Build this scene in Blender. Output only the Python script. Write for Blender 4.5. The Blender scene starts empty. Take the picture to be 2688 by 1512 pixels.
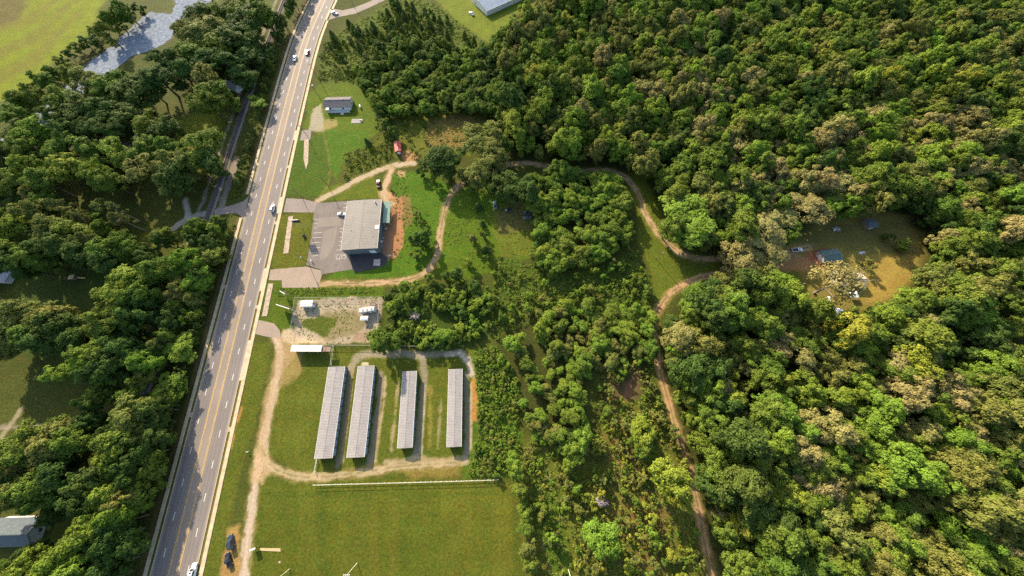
import bpy, math, random
import numpy as np
from mathutils import Vector, Matrix
from mathutils.geometry import tessellate_polygon

SC = bpy.context.scene
COL = SC.collection
R = math.radians
rng = np.random.default_rng(7)
random.seed(7)

# ------------------------------------------------------------------ camera, sky, sun, exposure
CAM_H = 144.0                      # flying height of the drone, metres
FPX, CPX, CPY = 759.0, 1344.0, 756.0
TILT = math.atan(260.0 / 759.0)    # tilt away from straight down
cam_d = bpy.data.cameras.new('camera')
cam = bpy.data.objects.new('camera', cam_d); COL.objects.link(cam)
cam.location = (0, 0, CAM_H); cam.rotation_euler = (TILT, 0, 0)
cam_d.sensor_width = 36.0; cam_d.lens = FPX / 2688.0 * 36.0
cam_d.clip_start = 1.0; cam_d.clip_end = 6000.0
SC.camera = cam

SUN_EL = R(24.0)
SUN_H = (-0.515, 0.857)            # horizontal direction towards the sun
world = bpy.data.worlds.new('World'); SC.world = world; world.use_nodes = True
wn = world.node_tree.nodes; wl = world.node_tree.links
bg = wn['Background']
sky = wn.new('ShaderNodeTexSky'); sky.sky_type = 'NISHITA'; sky.sun_disc = False
sky.sun_elevation = SUN_EL; sky.sun_rotation = math.atan2(SUN_H[0], SUN_H[1])
sky.air_density = 1.0; sky.dust_density = 2.0; sky.ozone_density = 1.0
wl.new(sky.outputs[0], bg.inputs[0]); bg.inputs[1].default_value = 0.135
sun_d = bpy.data.lights.new('sun', 'SUN'); sun_d.energy = 4.8; sun_d.angle = R(0.55); sun_d.color = (1.0, 0.86, 0.66)
sun = bpy.data.objects.new('sun', sun_d); COL.objects.link(sun)
sdir = Vector((SUN_H[0] * math.cos(SUN_EL), SUN_H[1] * math.cos(SUN_EL), math.sin(SUN_EL)))
sun.rotation_euler = sdir.to_track_quat('Z', 'Y').to_euler(); sun.location = (-200, 300, 200)
SC.view_settings.view_transform = 'Standard'; SC.view_settings.look = 'None'
SC.view_settings.exposure = 1.3; SC.view_settings.gamma = 1.0
SC.view_settings.use_curve_mapping = False
SC.cycles.max_bounces = 6; SC.cycles.transparent_max_bounces = 6
SC.cycles.use_denoising = False

# ------------------------------------------------------------------ survey helpers: read a sight line, return the point at height z
ST, CT = math.sin(TILT), math.cos(TILT)
def ground(px, py, z=0.0):
    dx = (px - CPX) / FPX; dy = -(py - CPY) / FPX
    d = (dx, ST + dy * CT, -CT + dy * ST)
    t = (CAM_H - z) / -d[2]
    return (d[0] * t, d[1] * t)
def frame(ox, oy, w, W=1932):
    k = w / W
    return lambda x, y, z=0.0: ground(ox + x * k, oy + y * k, z)
def depth_at(px, py):
    dy = -(py - CPY) / FPX
    return CAM_H / (CT - dy * ST)
O = frame(0, 0, 2688, 2576)
K1 = frame(0, 0, 672); K2 = frame(672, 0, 672); K3 = frame(0, 504, 672); K4 = frame(672, 504, 672)
K5 = frame(0, 1008, 672); K6 = frame(672, 1008, 672)
R1 = frame(1344, 0, 672); R3 = frame(1344, 504, 672); R4 = frame(2016, 504, 672); R5 = frame(1344, 1008, 672)
G1 = frame(800, 500, 300); Y1 = frame(660, 700, 360); S1 = frame(800, 900, 480); H1 = frame(2000, 540, 440)
C1 = frame(780, 180, 320); V1 = frame(560, 1380, 220, 2415); B1 = frame(560, 500, 240); T1 = frame(760, 0, 300)
L1 = frame(420, 300, 320); M1 = frame(1220, 380, 340); N1 = frame(1220, 0, 280); E1 = frame(0, 1240, 400, 2131)
W1 = frame(0, 640, 360)
def PL(f, pts, z=0.0): return [f(p[0], p[1], z) for p in pts]

# ------------------------------------------------------------------ noise and polygon tools
TAB = np.random.default_rng(3).random((256, 256))
def vnoise(x, y, s, o=0):
    x = np.asarray(x) / s + 37.3 * o; y = np.asarray(y) / s + 11.7 * o
    xi = np.floor(x).astype(int); yi = np.floor(y).astype(int)
    fx = x - xi; fy = y - yi; fx = fx * fx * (3 - 2 * fx); fy = fy * fy * (3 - 2 * fy)
    a = TAB[xi & 255, yi & 255]; b = TAB[(xi + 1) & 255, yi & 255]; c = TAB[xi & 255, (yi + 1) & 255]; d = TAB[(xi + 1) & 255, (yi + 1) & 255]
    return (a * (1 - fx) + b * fx) * (1 - fy) + (c * (1 - fx) + d * fx) * fy
def fbm(x, y, s, o=0, n=4):
    v = 0; a = 0.5; t = 0
    for i in range(n):
        v = v + a * vnoise(x, y, s / 2 ** i, o + i * 5); t += a; a *= 0.55
    return v / t
def inside(poly, x, y):
    P = np.asarray(poly); r = np.zeros(np.shape(x), bool)
    for i in range(len(P)):
        x0, y0 = P[i - 1]; x1, y1 = P[i]
        if y0 == y1: continue
        c = ((y0 > y) != (y1 > y)) & (x < (x1 - x0) * (y - y0) / (y1 - y0) + x0)
        r ^= c
    return r
def line_dist(pts, x, y, closed=False):
    P = np.asarray(pts, float); d = np.full(np.shape(x), 1e9)
    for i in range(0 if closed else 1, len(P)):
        a = P[i - 1]; b = P[i]; ab = b - a; L = max(ab @ ab, 1e-9)
        t = np.clip(((x - a[0]) * ab[0] + (y - a[1]) * ab[1]) / L, 0, 1)
        d = np.minimum(d, np.hypot(x - a[0] - t * ab[0], y - a[1] - t * ab[1]))
    return d
def pdist(A, x, y):
    a = A[:-1]; ab = A[1:] - a; L = (ab * ab).sum(1) + 1e-9
    t = np.clip(((x - a[:, 0]) * ab[:, 0] + (y - a[:, 1]) * ab[:, 1]) / L, 0, 1)
    return float(np.sqrt(((x - a[:, 0] - t * ab[:, 0]) ** 2 + (y - a[:, 1] - t * ab[:, 1]) ** 2).min()))
def sdist(poly, x, y):
    d = line_dist(poly, x, y, True)
    return np.where(inside(poly, x, y), -d, d)
def smooth(pts, n=6, it=1):
    P = [np.array(p, float) for p in pts]; out = []
    for i in range(len(P) - 1):
        p0 = P[max(i - 1, 0)]; p1 = P[i]; p2 = P[i + 1]; p3 = P[min(i + 2, len(P) - 1)]
        for k in range(n):
            t = k / n
            out.append(0.5 * ((2 * p1) + (p2 - p0) * t + (2 * p0 - 5 * p1 + 4 * p2 - p3) * t * t + (3 * p1 - p0 - 3 * p2 + p3) * t ** 3))
    out.append(P[-1]); return [tuple(p) for p in out]

# ------------------------------------------------------------------ materials
MATS = {}
def mat(name, base, rough=0.8, noise=None, bump=None, metal=0.0, spec=0.3, emit=None):
    """noise = (scale, amount[, second colour]); bump = (scale, strength)."""
    if name in MATS: return MATS[name]
    m = bpy.data.materials.new(name); m.use_nodes = True; nt = m.node_tree; N = nt.nodes; L = nt.links
    b = N['Principled BSDF']; b.inputs['Roughness'].default_value = rough; b.inputs['Metallic'].default_value = metal
    b.inputs['Specular IOR Level'].default_value = spec; b.inputs['Base Color'].default_value = (*base, 1)
    geo = N.new('ShaderNodeTexCoord')
    if noise:
        tx = N.new('ShaderNodeTexNoise'); tx.inputs['Scale'].default_value = noise[0]; tx.inputs['Detail'].default_value = 5
        tx.inputs['Roughness'].default_value = 0.65
        L.new(geo.outputs['Object'], tx.inputs['Vector'])
        mr = N.new('ShaderNodeMapRange'); mr.inputs[1].default_value = 0.3; mr.inputs[2].default_value = 0.7
        L.new(tx.outputs[0], mr.inputs[0])
        mx = N.new('ShaderNodeMix'); mx.data_type = 'RGBA'
        c2 = noise[2] if len(noise) > 2 else tuple(c * (1 - noise[1]) for c in base)
        c1 = base if len(noise) > 2 else tuple(min(1, c * (1 + noise[1] * 0.6)) for c in base)
        mx.inputs[6].default_value = (*c1, 1); mx.inputs[7].default_value = (*c2, 1)
        L.new(mr.outputs[0], mx.inputs[0]); L.new(mx.outputs[2], b.inputs['Base Color'])
    if bump:
        t2 = N.new('ShaderNodeTexNoise'); t2.inputs['Scale'].default_value = bump[0]; t2.inputs['Detail'].default_value = 4
        L.new(geo.outputs['Object'], t2.inputs['Vector'])
        bp = N.new('ShaderNodeBump'); bp.inputs['Strength'].default_value = bump[1]; bp.inputs['Distance'].default_value = 0.1
        L.new(t2.outputs[0], bp.inputs['Height']); L.new(bp.outputs[0], b.inputs['Normal'])
    MATS[name] = m; return m

def ground_mat():
    m = bpy.data.materials.new('ground'); m.use_nodes = True; nt = m.node_tree; N = nt.nodes; L = nt.links
    b = N['Principled BSDF']; b.inputs['Roughness'].default_value = 0.95; b.inputs['Specular IOR Level'].default_value = 0.08
    at = N.new('ShaderNodeAttribute'); at.attribute_name = 'Col'
    av = N.new('ShaderNodeAttribute'); av.attribute_name = 'veg'
    geo = N.new('ShaderNodeTexCoord')
    def nz(s, det=4, rough=0.6):
        t = N.new('ShaderNodeTexNoise'); t.inputs['Scale'].default_value = s; t.inputs['Detail'].default_value = det
        t.inputs['Roughness'].default_value = rough; L.new(geo.outputs['Object'], t.inputs['Vector']); return t
    n1 = nz(0.9, 6, 0.75); n2 = nz(0.12, 4); n3 = nz(3.5, 3, 0.7)
    # fine mottling, two scales
    def mth(op, a, b_, c=None):
        q = N.new('ShaderNodeMath'); q.operation = op
        for i, v in enumerate((a, b_, c)):
            if v is None: continue
            if isinstance(v, (int, float)): q.inputs[i].default_value = v
            else: L.new(v, q.inputs[i])
        return q.outputs[0]
    s1 = mth('MULTIPLY_ADD', n1.outputs[0], 2.2, -0.1)
    s3 = mth('MULTIPLY_ADD', n3.outputs[0], 1.2, 0.4)
    s2 = mth('MULTIPLY_ADD', n2.outputs[0], 0.7, 0.65)
    v = mth('MULTIPLY', mth('MULTIPLY', s1, s3), s2)
    amt = mth('MULTIPLY_ADD', av.outputs['Fac'], 0.55, 0.45)
    v = mth('MULTIPLY_ADD', mth('SUBTRACT', v, 1.0), amt, 1.0)
    mul = N.new('ShaderNodeVectorMath'); mul.operation = 'SCALE'
    L.new(at.outputs['Color'], mul.inputs[0]); L.new(v, mul.inputs['Scale'])
    # patches that are drier or greener
    hs = N.new('ShaderNodeHueSaturation')
    L.new(mth('MULTIPLY_ADD', mth('MULTIPLY', mth('SUBTRACT', nz(0.35, 5).outputs[0], 0.5), av.outputs['Fac']), 0.16, 0.5), hs.inputs['Hue'])
    L.new(mul.outputs[0], hs.inputs['Color'])
    L.new(hs.outputs[0], b.inputs['Base Color'])
    bp = N.new('ShaderNodeBump'); bp.inputs['Distance'].default_value = 0.35
    L.new(mth('MULTIPLY_ADD', av.outputs['Fac'], 0.55, 0.12), bp.inputs['Strength'])
    L.new(mth('ADD', n1.outputs[0], mth('MULTIPLY', n3.outputs[0], 0.5)), bp.inputs['Height']); L.new(bp.outputs[0], b.inputs['Normal'])
    return m
GROUND = ground_mat()

def leaf_mat(name, a, b_, tw=0.5, trans=0.24):
    m = bpy.data.materials.new('leaf_' + name); m.use_nodes = True; nt = m.node_tree; N = nt.nodes; L = nt.links
    p = N['Principled BSDF']; p.inputs['Roughness'].default_value = 0.75; p.inputs['Specular IOR Level'].default_value = 0.06
    oi = N.new('ShaderNodeObjectInfo'); at = N.new('ShaderNodeAttribute'); at.attribute_name = 'tint'
    mx = N.new('ShaderNodeMix'); mx.data_type = 'RGBA'; mx.inputs[6].default_value = (*a, 1); mx.inputs[7].default_value = (*b_, 1)
    ad = N.new('ShaderNodeMath'); ad.operation = 'MULTIPLY_ADD'; ad.inputs[1].default_value = 1 - tw
    ml = N.new('ShaderNodeMath'); ml.operation = 'MULTIPLY'; ml.inputs[1].default_value = tw
    L.new(at.outputs['Fac'], ml.inputs[0]); L.new(oi.outputs['Random'], ad.inputs[0]); L.new(ml.outputs[0], ad.inputs[2])
    L.new(ad.outputs[0], mx.inputs[0])
    hs = N.new('ShaderNodeHueSaturation')
    h = N.new('ShaderNodeMath'); h.operation = 'MULTIPLY_ADD'; h.inputs[1].default_value = 7.31; h.inputs[2].default_value = 0
    fr = N.new('ShaderNodeMath'); fr.operation = 'FRACT'; L.new(oi.outputs['Random'], h.inputs[0]); L.new(h.outputs[0], fr.inputs[0])
    hh = N.new('ShaderNodeMath'); hh.operation = 'MULTIPLY_ADD'; hh.inputs[1].default_value = 0.035; hh.inputs[2].default_value = 0.477
    L.new(fr.outputs[0], hh.inputs[0]); L.new(hh.outputs[0], hs.inputs['Hue'])
    vv = N.new('ShaderNodeMath'); vv.operation = 'MULTIPLY_ADD'; vv.inputs[1].default_value = 0.7; vv.inputs[2].default_value = 0.65
    L.new(at.outputs['Fac'], vv.inputs[0]); L.new(vv.outputs[0], hs.inputs['Value'])
    L.new(mx.outputs[2], hs.inputs['Color']); L.new(hs.outputs[0], p.inputs['Base Color'])
    tr = N.new('ShaderNodeBsdfTranslucent'); L.new(hs.outputs[0], tr.inputs[0])
    ms = N.new('ShaderNodeMixShader'); ms.inputs[0].default_value = trans
    L.new(p.outputs[0], ms.inputs[1]); L.new(tr.outputs[0], ms.inputs[2])
    L.new(ms.outputs[0], N['Material Output'].inputs[0]); return m
LEAF = {
    'green': leaf_mat('green', (.088, .148, .020), (.134, .186, .028)),
    'bright': leaf_mat('bright', (.120, .208, .022), (.172, .240, .032)),
    'dark': leaf_mat('dark', (.052, .096, .020), (.080, .124, .024)),
    'olive': leaf_mat('olive', (.122, .152, .030), (.178, .186, .044)),
    'tan': leaf_mat('tan', (.200, .198, .056), (.275, .248, .086)),
    'yellow': leaf_mat('yellow', (.185, .235, .026), (.240, .255, .036)),
    'cedar': leaf_mat('cedar', (.064, .110, .027), (.100, .146, .035)),
    'pine': leaf_mat('pine', (.095, .120, .032), (.130, .148, .040)),
    'bare': leaf_mat('bare', (.20, .165, .17), (.27, .235, .24), trans=0.0),
}
BARK = mat('bark', (.11, .085, .06), 0.95, (3.0, .4), (8, .5))
BARKP = mat('pale_bark', (.33, .27, .21), 0.95, (3.0, .3))

# ------------------------------------------------------------------ mesh builders
class MB:
    def __init__(s): s.v = []; s.f = []
    def add(s, vs, fs):
        n = len(s.v); s.v += [tuple(p) for p in vs]; s.f += [tuple(i + n for i in f) for f in fs]; return s
    def box(s, x0, x1, y0, y1, z0, z1):
        return s.add([(x0, y0, z0), (x1, y0, z0), (x1, y1, z0), (x0, y1, z0), (x0, y0, z1), (x1, y0, z1), (x1, y1, z1), (x0, y1, z1)],
                     [(0, 3, 2, 1), (4, 5, 6, 7), (0, 1, 5, 4), (1, 2, 6, 5), (2, 3, 7, 6), (3, 0, 4, 7)])
    def quad(s, a, b, c, d): return s.add([a, b, c, d], [(0, 1, 2, 3)])
    def bar(s, a, b, w, h=None):
        a = Vector(a); b = Vector(b); d = (b - a).normalized(); h = h or w
        up = Vector((0, 0, 1)) if abs(d.z) < 0.9 else Vector((1, 0, 0))
        x = d.cross(up).normalized(); y = x.cross(d).normalized()
        vs = [p + x * sx * w / 2 + y * sy * h / 2 for p in (a, b) for sx, sy in ((-1, -1), (1, -1), (1, 1), (-1, 1))]
        return s.add(vs, [(0, 1, 2, 3), (7, 6, 5, 4), (0, 4, 5, 1), (1, 5, 6, 2), (2, 6, 7, 3), (3, 7, 4, 0)])
    def tube(s, pts, rad, n=8, cap=True):
        rings = []
        for i, p in enumerate(pts):
            p = Vector(p); q0 = Vector(pts[max(i - 1, 0)]); q1 = Vector(pts[min(i + 1, len(pts) - 1)]); d = (q1 - q0).normalized()
            up = Vector((0, 0, 1)) if abs(d.z) < 0.9 else Vector((1, 0, 0))
            x = d.cross(up).normalized(); y = x.cross(d).normalized(); r = rad[i] if hasattr(rad, '__len__') else rad
            rings.append([p + (x * math.cos(2 * math.pi * k / n) + y * math.sin(2 * math.pi * k / n)) * r for k in range(n)])
        vs = [p for rg in rings for p in rg]; fs = []
        for i in range(len(rings) - 1):
            for k in range(n): fs.append((i * n + k, i * n + (k + 1) % n, (i + 1) * n + (k + 1) % n, (i + 1) * n + k))
        if cap: fs += [tuple(range(n - 1, -1, -1)), tuple(range((len(rings) - 1) * n, len(rings) * n))]
        return s.add(vs, fs)
    def loft(s, rings, cap=True):
        n = len(rings[0]); vs = [p for rg in rings for p in rg]; fs = []
        for i in range(len(rings) - 1):
            for k in range(n): fs.append((i * n + k, i * n + (k + 1) % n, (i + 1) * n + (k + 1) % n, (i + 1) * n + k))
        if cap: fs += [tuple(range(n - 1, -1, -1)), tuple(range((len(rings) - 1) * n, len(rings) * n))]
        return s.add(vs, fs)
    def mesh(s, name):
        me = bpy.data.meshes.new(name); me.from_pydata(s.v, [], s.f); me.update(); return me
    def build(s, name, m, parent=None, loc=(0, 0, 0), rz=0, smooth_=False):
        me = s.mesh(name); me.materials.append(m)
        if smooth_: me.polygons.foreach_set('use_smooth', [True] * len(me.polygons))
        return link(name, me, parent, loc, rz)
def link(name, data, parent=None, loc=(0, 0, 0), rz=0):
    o = bpy.data.objects.new(name, data); COL.objects.link(o); o.location = loc; o.rotation_euler = (0, 0, rz)
    if parent: o.parent = parent
    return o
def tag(o, label, cat, group=None):
    o['label'] = label; o['category'] = cat
    if group: o['group'] = group
    return o
def thing(name, label, cat, loc=(0, 0, 0), rz=0, group=None):
    return tag(link(name, None, None, (*loc[:2], loc[2] if len(loc) > 2 else 0), rz), label, cat, group)
def kind(o, k='structure', label=None):
    o['kind'] = k
    if label: o['label'] = label
    return o
def copy_tree(o, parent=None):
    c = o.copy(); COL.objects.link(c); c.parent = parent
    for ch in o.children: copy_tree(ch, c)
    return c

# ------------------------------------------------------------------ highway line
HW = [(-160, -126.8), (-120, -129.6), (-19.2, -136.73), (79, -143.66), (150, -148.7), (199, -151.8), (225, -153.2), (245, -153.7), (260, -153.3), (275, -152.4), (290, -151.2), (330, -147.5), (420, -137)]
_hp = smooth([(b, a) for a, b in HW], 10)
HX = np.array([p[0] for p in _hp]); HY = np.array([p[1] for p in _hp])
def hx(y): return np.interp(y, HY, HX)
def hline(off, y0, y1, step=4.0):
    ys = np.arange(y0, y1 + .01, step); ys = np.append(ys, y1) if ys[-1] < y1 - .1 else ys
    return [(float(hx(y) + off), float(y)) for y in ys]

# ------------------------------------------------------------------ tracks
TR_A = smooth(PL(O, [(770, 715), (830, 713), (900, 713), (980, 710), (1030, 703), (1072, 684), (1096, 652), (1105, 610), (1112, 560), (1124, 512), (1148, 472), (1185, 449), (1225, 436), (1255, 422), (1290, 411), (1340, 412), (1400, 423), (1450, 430), (1510, 428), (1560, 438), (1590, 464), (1610, 497), (1624, 538), (1650, 580), (1690, 620), (1730, 645), (1790, 652), (1850, 650), (1920, 647), (1990, 632), (2040, 620)]), 6)
TR_B = smooth(PL(O, [(2000, 640), (1930, 660), (1870, 676), (1800, 690), (1740, 706), (1690, 735), (1656, 778), (1645, 825), (1651, 880), (1664, 945), (1683, 1015), (1700, 1075), (1720, 1140), (1744, 1220), (1760, 1300), (1775, 1380), (1792, 1460), (1812, 1560)]), 6)
TR_S = smooth(PL(O, [(690, 845), (706, 880), (702, 925), (692, 965), (678, 1040), (664, 1110), (650, 1180), (640, 1230), (630, 1300), (620, 1380), (612, 1460), (604, 1560)]), 6)
TR_L = smooth(PL(O, [(660, 1130), (680, 1170), (715, 1190), (770, 1201), (830, 1198), (900, 1190), (960, 1180), (1030, 1171), (1110, 1166), (1150, 1163)]), 6)
TR_N = smooth(PL(O, [(800, 505), (840, 485), (900, 452), (950, 430), (1000, 415), (1040, 410)]), 6)
TR_N2 = smooth(PL(O, [(985, 425), (975, 450), (968, 475), (968, 500), (985, 515)]), 6)
TR_H = smooth(PL(O, [(812, 320), (818, 355), (828, 400), (830, 440), (822, 470), (800, 500)]), 6)

# ------------------------------------------------------------------ ground colours (what grows or lies there)
GRASS = (.088, .102, .022); LUSH = (.075, .132, .018); DRY = (.165, .135, .038); YEL = (.165, .185, .013)
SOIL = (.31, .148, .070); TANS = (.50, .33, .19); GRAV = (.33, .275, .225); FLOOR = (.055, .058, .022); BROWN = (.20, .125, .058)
LAYERS = []   # (kind, points, width, colour, softness, noise, opacity, vegetation)
def paint(pts, col, soft=1.2, nz=2.0, op=1.0, veg=1.0): LAYERS.append(('p', pts, 0, col, soft, nz, op, veg))
def stroke(pts, w, col, soft=.7, nz=.9, op=1.0, veg=0.2): LAYERS.append(('l', pts, w, col, soft, nz, op, veg))
FOREST = {}
def Fz(name, pts, z=7.0): FOREST[name] = PL(O, pts, z); return FOREST[name]
CLEAR = PL(O, [(1900, 650), (1960, 628), (2010, 590), (2090, 548), (2180, 528), (2290, 545), (2340, 640), (2295, 700), (2235, 760), (2160, 800), (2060, 775), (1990, 750), (1945, 700)])
Fz('east', [(1398, -40), (2640, -60), (2640, 1500), (1830, 1500), (1800, 1380), (1780, 1250), (1745, 1120), (1710, 1000), (1692, 900), (1690, 820), (1712, 768), (1760, 725), (1845, 695), (1925, 680), (1960, 745), (2060, 790), (2160, 812), (2245, 775), (2310, 715), (2350, 640), (2300, 540), (2180, 520), (2080, 535), (2000, 585), (1900, 610), (1820, 615), (1720, 600), (1690, 520), (1650, 440), (1590, 415), (1440, 415), (1350, 400), (1270, 370), (1260, 300), (1290, 220), (1250, 110), (1300, 70)])
Fz('copse', [(1335, 440), (1440, 412), (1545, 440), (1590, 520), (1590, 590), (1530, 640), (1450, 660), (1395, 690), (1345, 640), (1350, 540)])
Fz('yard_copse', [(975, 725), (1080, 705), (1190, 715), (1240, 745), (1225, 850), (1170, 872), (1010, 870), (955, 850), (980, 790)], 4)
Fz('middle', [(1245, 870), (1290, 815), (1350, 785), (1420, 762), (1540, 775), (1620, 745), (1640, 770), (1635, 850), (1650, 930), (1600, 900), (1560, 910), (1480, 945), (1462, 1020), (1490, 1100), (1460, 1170), (1350, 1110), (1300, 980), (1250, 900)], 5)
Fz('young', [(900, 190), (960, 120), (1060, 110), (1180, 130), (1250, 150), (1285, 230), (1255, 290), (1180, 275), (1080, 280), (960, 285), (925, 240)], 4)
Fz('cedars', [(845, 105), (900, 60), (985, 5), (1085, 5), (1150, 70), (1240, 125), (1180, 135), (1060, 120), (960, 130), (890, 190), (850, 170)], 3)
# base tones from far to near
paint(PL(O, [(-200, -60), (292, -60), (230, 85), (180, 120), (130, 170), (60, 235), (-60, 270), (-400, 300)]), YEL, 2, 5, 1)
for i in range(4):
    paint(PL(O, [(-60, 205 - i * 70), (60, 150 - i * 55), (190, 25 - i * 40), (210, 30 - i * 40), (90, 165 - i * 55), (-60, 240 - i * 70)]), (.16, .125, .04), 3, 4, .55)
paint(PL(O, [(-100, -60), (60, -60), (70, 20), (40, 55), (-100, 80)]), (.115, .085, .042), 3, 5, .9)
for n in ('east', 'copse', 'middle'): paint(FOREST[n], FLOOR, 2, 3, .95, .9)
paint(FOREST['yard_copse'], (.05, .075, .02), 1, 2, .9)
paint(PL(O, [(1075, -20), (1150, 55), (1200, 98), (1240, 112), (1285, 92), (1330, 58), (1420, -20)]), (.145, .165, .030), 1, 2)
paint(PL(O, [(1240, 108), (1285, 90), (1330, 55), (1440, -30), (1360, -30), (1290, 50)]), (.18, .15, .04), 2, 4, .6)
paint(PL(O, [(838, 95), (905, 50), (990, 0), (1080, 0), (1160, 60), (1260, 130), (1000, 240), (920, 205), (800, 200), (820, 130)]), (.085, .105, .024), 1.5, 3)
paint(PL(O, [(765, 320), (775, 240), (805, 208), (880, 205), (920, 225), (945, 300), (955, 335), (900, 370), (830, 355)]), (.095, .128, .018), 1, 1.5)
paint(PL(O, [(815, 330), (930, 330), (915, 370), (870, 400), (845, 450), (830, 420)]), LUSH, 1, 1.5)
paint(PL(O, [(722, 490), (745, 345), (820, 335), (830, 450), (800, 495)]), (.068, .105, .018), 1, 1.5)
paint(PL(O, [(865, 385), (920, 370), (985, 320), (1000, 395), (930, 425), (865, 455)]), (.095, .105, .022), 1.5, 2)
paint(PL(O, [(995, 290), (1080, 285), (1210, 280), (1235, 330), (1180, 390), (1060, 395), (1000, 370)]), (.115, .118, .026), 1.5, 3)
paint(PL(O, [(1075, 295), (1140, 288), (1215, 290), (1235, 325), (1190, 372), (1120, 385), (1060, 360)]), BROWN, 2, 5, .8, .8)
paint(PL(O, [(985, 440), (1060, 430), (1150, 470), (1100, 620), (1060, 690), (960, 700), (820, 705), (850, 680), (1000, 650)]), LUSH, 1, 1.5)
paint(PL(O, [(1120, 520), (1190, 455), (1330, 460), (1345, 640), (1240, 690), (1150, 710), (1085, 690)]), (.085, .128, .018), 1, 2)
paint(PL(O, [(1230, 540), (1345, 500), (1340, 650), (1260, 660)]), (.125, .130, .030), 2, 4, .8)
paint(PL(O, [(1240, 520), (1340, 490), (1345, 570), (1260, 590)]), (.13, .095, .055), 2, 4, .7, .7)
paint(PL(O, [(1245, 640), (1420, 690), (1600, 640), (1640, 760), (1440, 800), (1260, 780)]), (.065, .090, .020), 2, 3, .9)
paint(PL(O, [(815, 470), (935, 445), (965, 470), (955, 500), (810, 505)]), (.105, .125, .022), 1, 1.5)
paint(PL(O, [(695, 545), (790, 530), (795, 600), (780, 665), (690, 680), (680, 640)]), (.110, .110, .022), 1, 1.2)
paint(PL(O, [(670, 710), (720, 705), (815, 715), (965, 715), (965, 760), (740, 765), (745, 820), (720, 840), (655, 810)]), (.082, .112, .018), .8, 1.0)
paint(PL(O, [(620, 860), (680, 865), (675, 930), (655, 1010), (625, 1120), (590, 1260), (545, 1470), (500, 1470), (580, 1120)]), (.098, .108, .022), 1, 1.2)
paint(PL(O, [(700, 880), (835, 875), (960, 885), (1190, 880), (1200, 1060), (1180, 1180), (900, 1200), (760, 1195), (670, 1140), (675, 1060), (690, 960)]), (.100, .110, .024), 1, 1.5)
paint(PL(O, [(655, 1200), (720, 1205), (1000, 1200), (1275, 1215), (1300, 1400), (1310, 1500), (1310, 1620), (600, 1620), (625, 1400)]), (.086, .098, .019), 1, 1.2)
paint(PL(O, [(820, 1290), (980, 1260), (1000, 1480), (830, 1480)]), (.120, .112, .024), 6, 8, .55)
paint(PL(O, [(1120, 1205), (1300, 1230), (1310, 1480), (1200, 1480)]), (.128, .122, .024), 6, 8, .5)
paint(PL(O, [(675, 1200), (800, 1210), (830, 1290), (760, 1330), (660, 1300)]), (.065, .092, .020), 5, 5, .6)
rb = random.Random(9)
for i in range(26):
    x0 = 640 + i * 26; paint(PL(O, [(x0, 1215), (x0 + 26, 1215), (x0 + 30, 1620), (x0 + 2, 1620)]), rb.choice([(.112, .108, .022), (.074, .092, .018), (.096, .102, .020), (.086, .098, .016)]), .8, .5, rb.uniform(.25, .6))
for i in range(5): paint(PL(O, [(640, 1225 + i * 13), (1290, 1225 + i * 13), (1290, 1236 + i * 13), (640, 1236 + i * 13)]), rb.choice([(.125, .125, .026), (.088, .108, .020)]), .6, .5, .45)
for x0 in (706, 730, 754, 778): paint(PL(O, [(x0, 985), (x0 + 12, 985), (x0 - 6, 1160), (x0 - 18, 1150)]), (.118, .118, .024), .7, .6, .45)
paint(PL(O, [(1170, 1200), (1190, 880), (1250, 870), (1300, 970), (1310, 1110), (1300, 1210)]), (.075, .115, .020), 1.5, 2.5)
paint(PL(O, [(1290, 1160), (1330, 1100), (1460, 1170), (1500, 1060), (1560, 1000), (1660, 1020), (1700, 1130), (1740, 1270), (1770, 1480), (1330, 1480), (1310, 1300)]), (.118, .118, .030), 2, 3)
for q in ([(1340, 1130), (1385, 1180), (1420, 1300), (1440, 1470), (1385, 1470), (1340, 1280)], ): paint(PL(O, q), (.082, .118, .022), 1.5, 2)
for cx, cy, rx, ry in ((1575, 1130, 45, 90), (1640, 1300, 50, 90), (1560, 1310, 40, 70), (1640, 1400, 40, 50)):
    paint(PL(O, [(cx + rx * math.cos(a), cy + ry * math.sin(a)) for a in np.linspace(0, 6.28, 10)[:-1]]), (.185, .12, .05), 3, 5, .75, .8)
paint(PL(O, [(1530, 930), (1600, 915), (1620, 985), (1580, 1030), (1520, 1010)]), (.115, .07, .042), 3, 3, .8, .4)
paint(PL(O, [(1560, 960), (1595, 955), (1590, 1000), (1570, 1005)]), (.25, .105, .065), .8, 2.5, .6, .2)
paint(PL(O, [(1575, 430), (1620, 440), (1680, 570), (1720, 640), (1850, 650), (1830, 690), (1740, 700), (1655, 770), (1640, 700), (1605, 600), (1600, 520)]), (.105, .122, .024), 1, 1.5)
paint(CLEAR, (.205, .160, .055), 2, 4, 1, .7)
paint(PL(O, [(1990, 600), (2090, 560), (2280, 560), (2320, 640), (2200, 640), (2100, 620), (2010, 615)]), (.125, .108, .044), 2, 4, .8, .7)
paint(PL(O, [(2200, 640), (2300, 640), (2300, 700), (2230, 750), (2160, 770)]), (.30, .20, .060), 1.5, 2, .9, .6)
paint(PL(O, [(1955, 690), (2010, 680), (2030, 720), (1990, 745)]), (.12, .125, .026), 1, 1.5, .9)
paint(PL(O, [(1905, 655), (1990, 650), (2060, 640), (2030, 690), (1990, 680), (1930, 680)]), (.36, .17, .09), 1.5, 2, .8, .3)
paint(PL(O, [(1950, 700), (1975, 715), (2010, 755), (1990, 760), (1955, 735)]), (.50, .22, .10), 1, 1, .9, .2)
paint(PL(O, [(2030, 635), (2075, 625), (2080, 670), (2060, 680)]), (.24, .07, .045), 1, 1, .9, .2)
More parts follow.
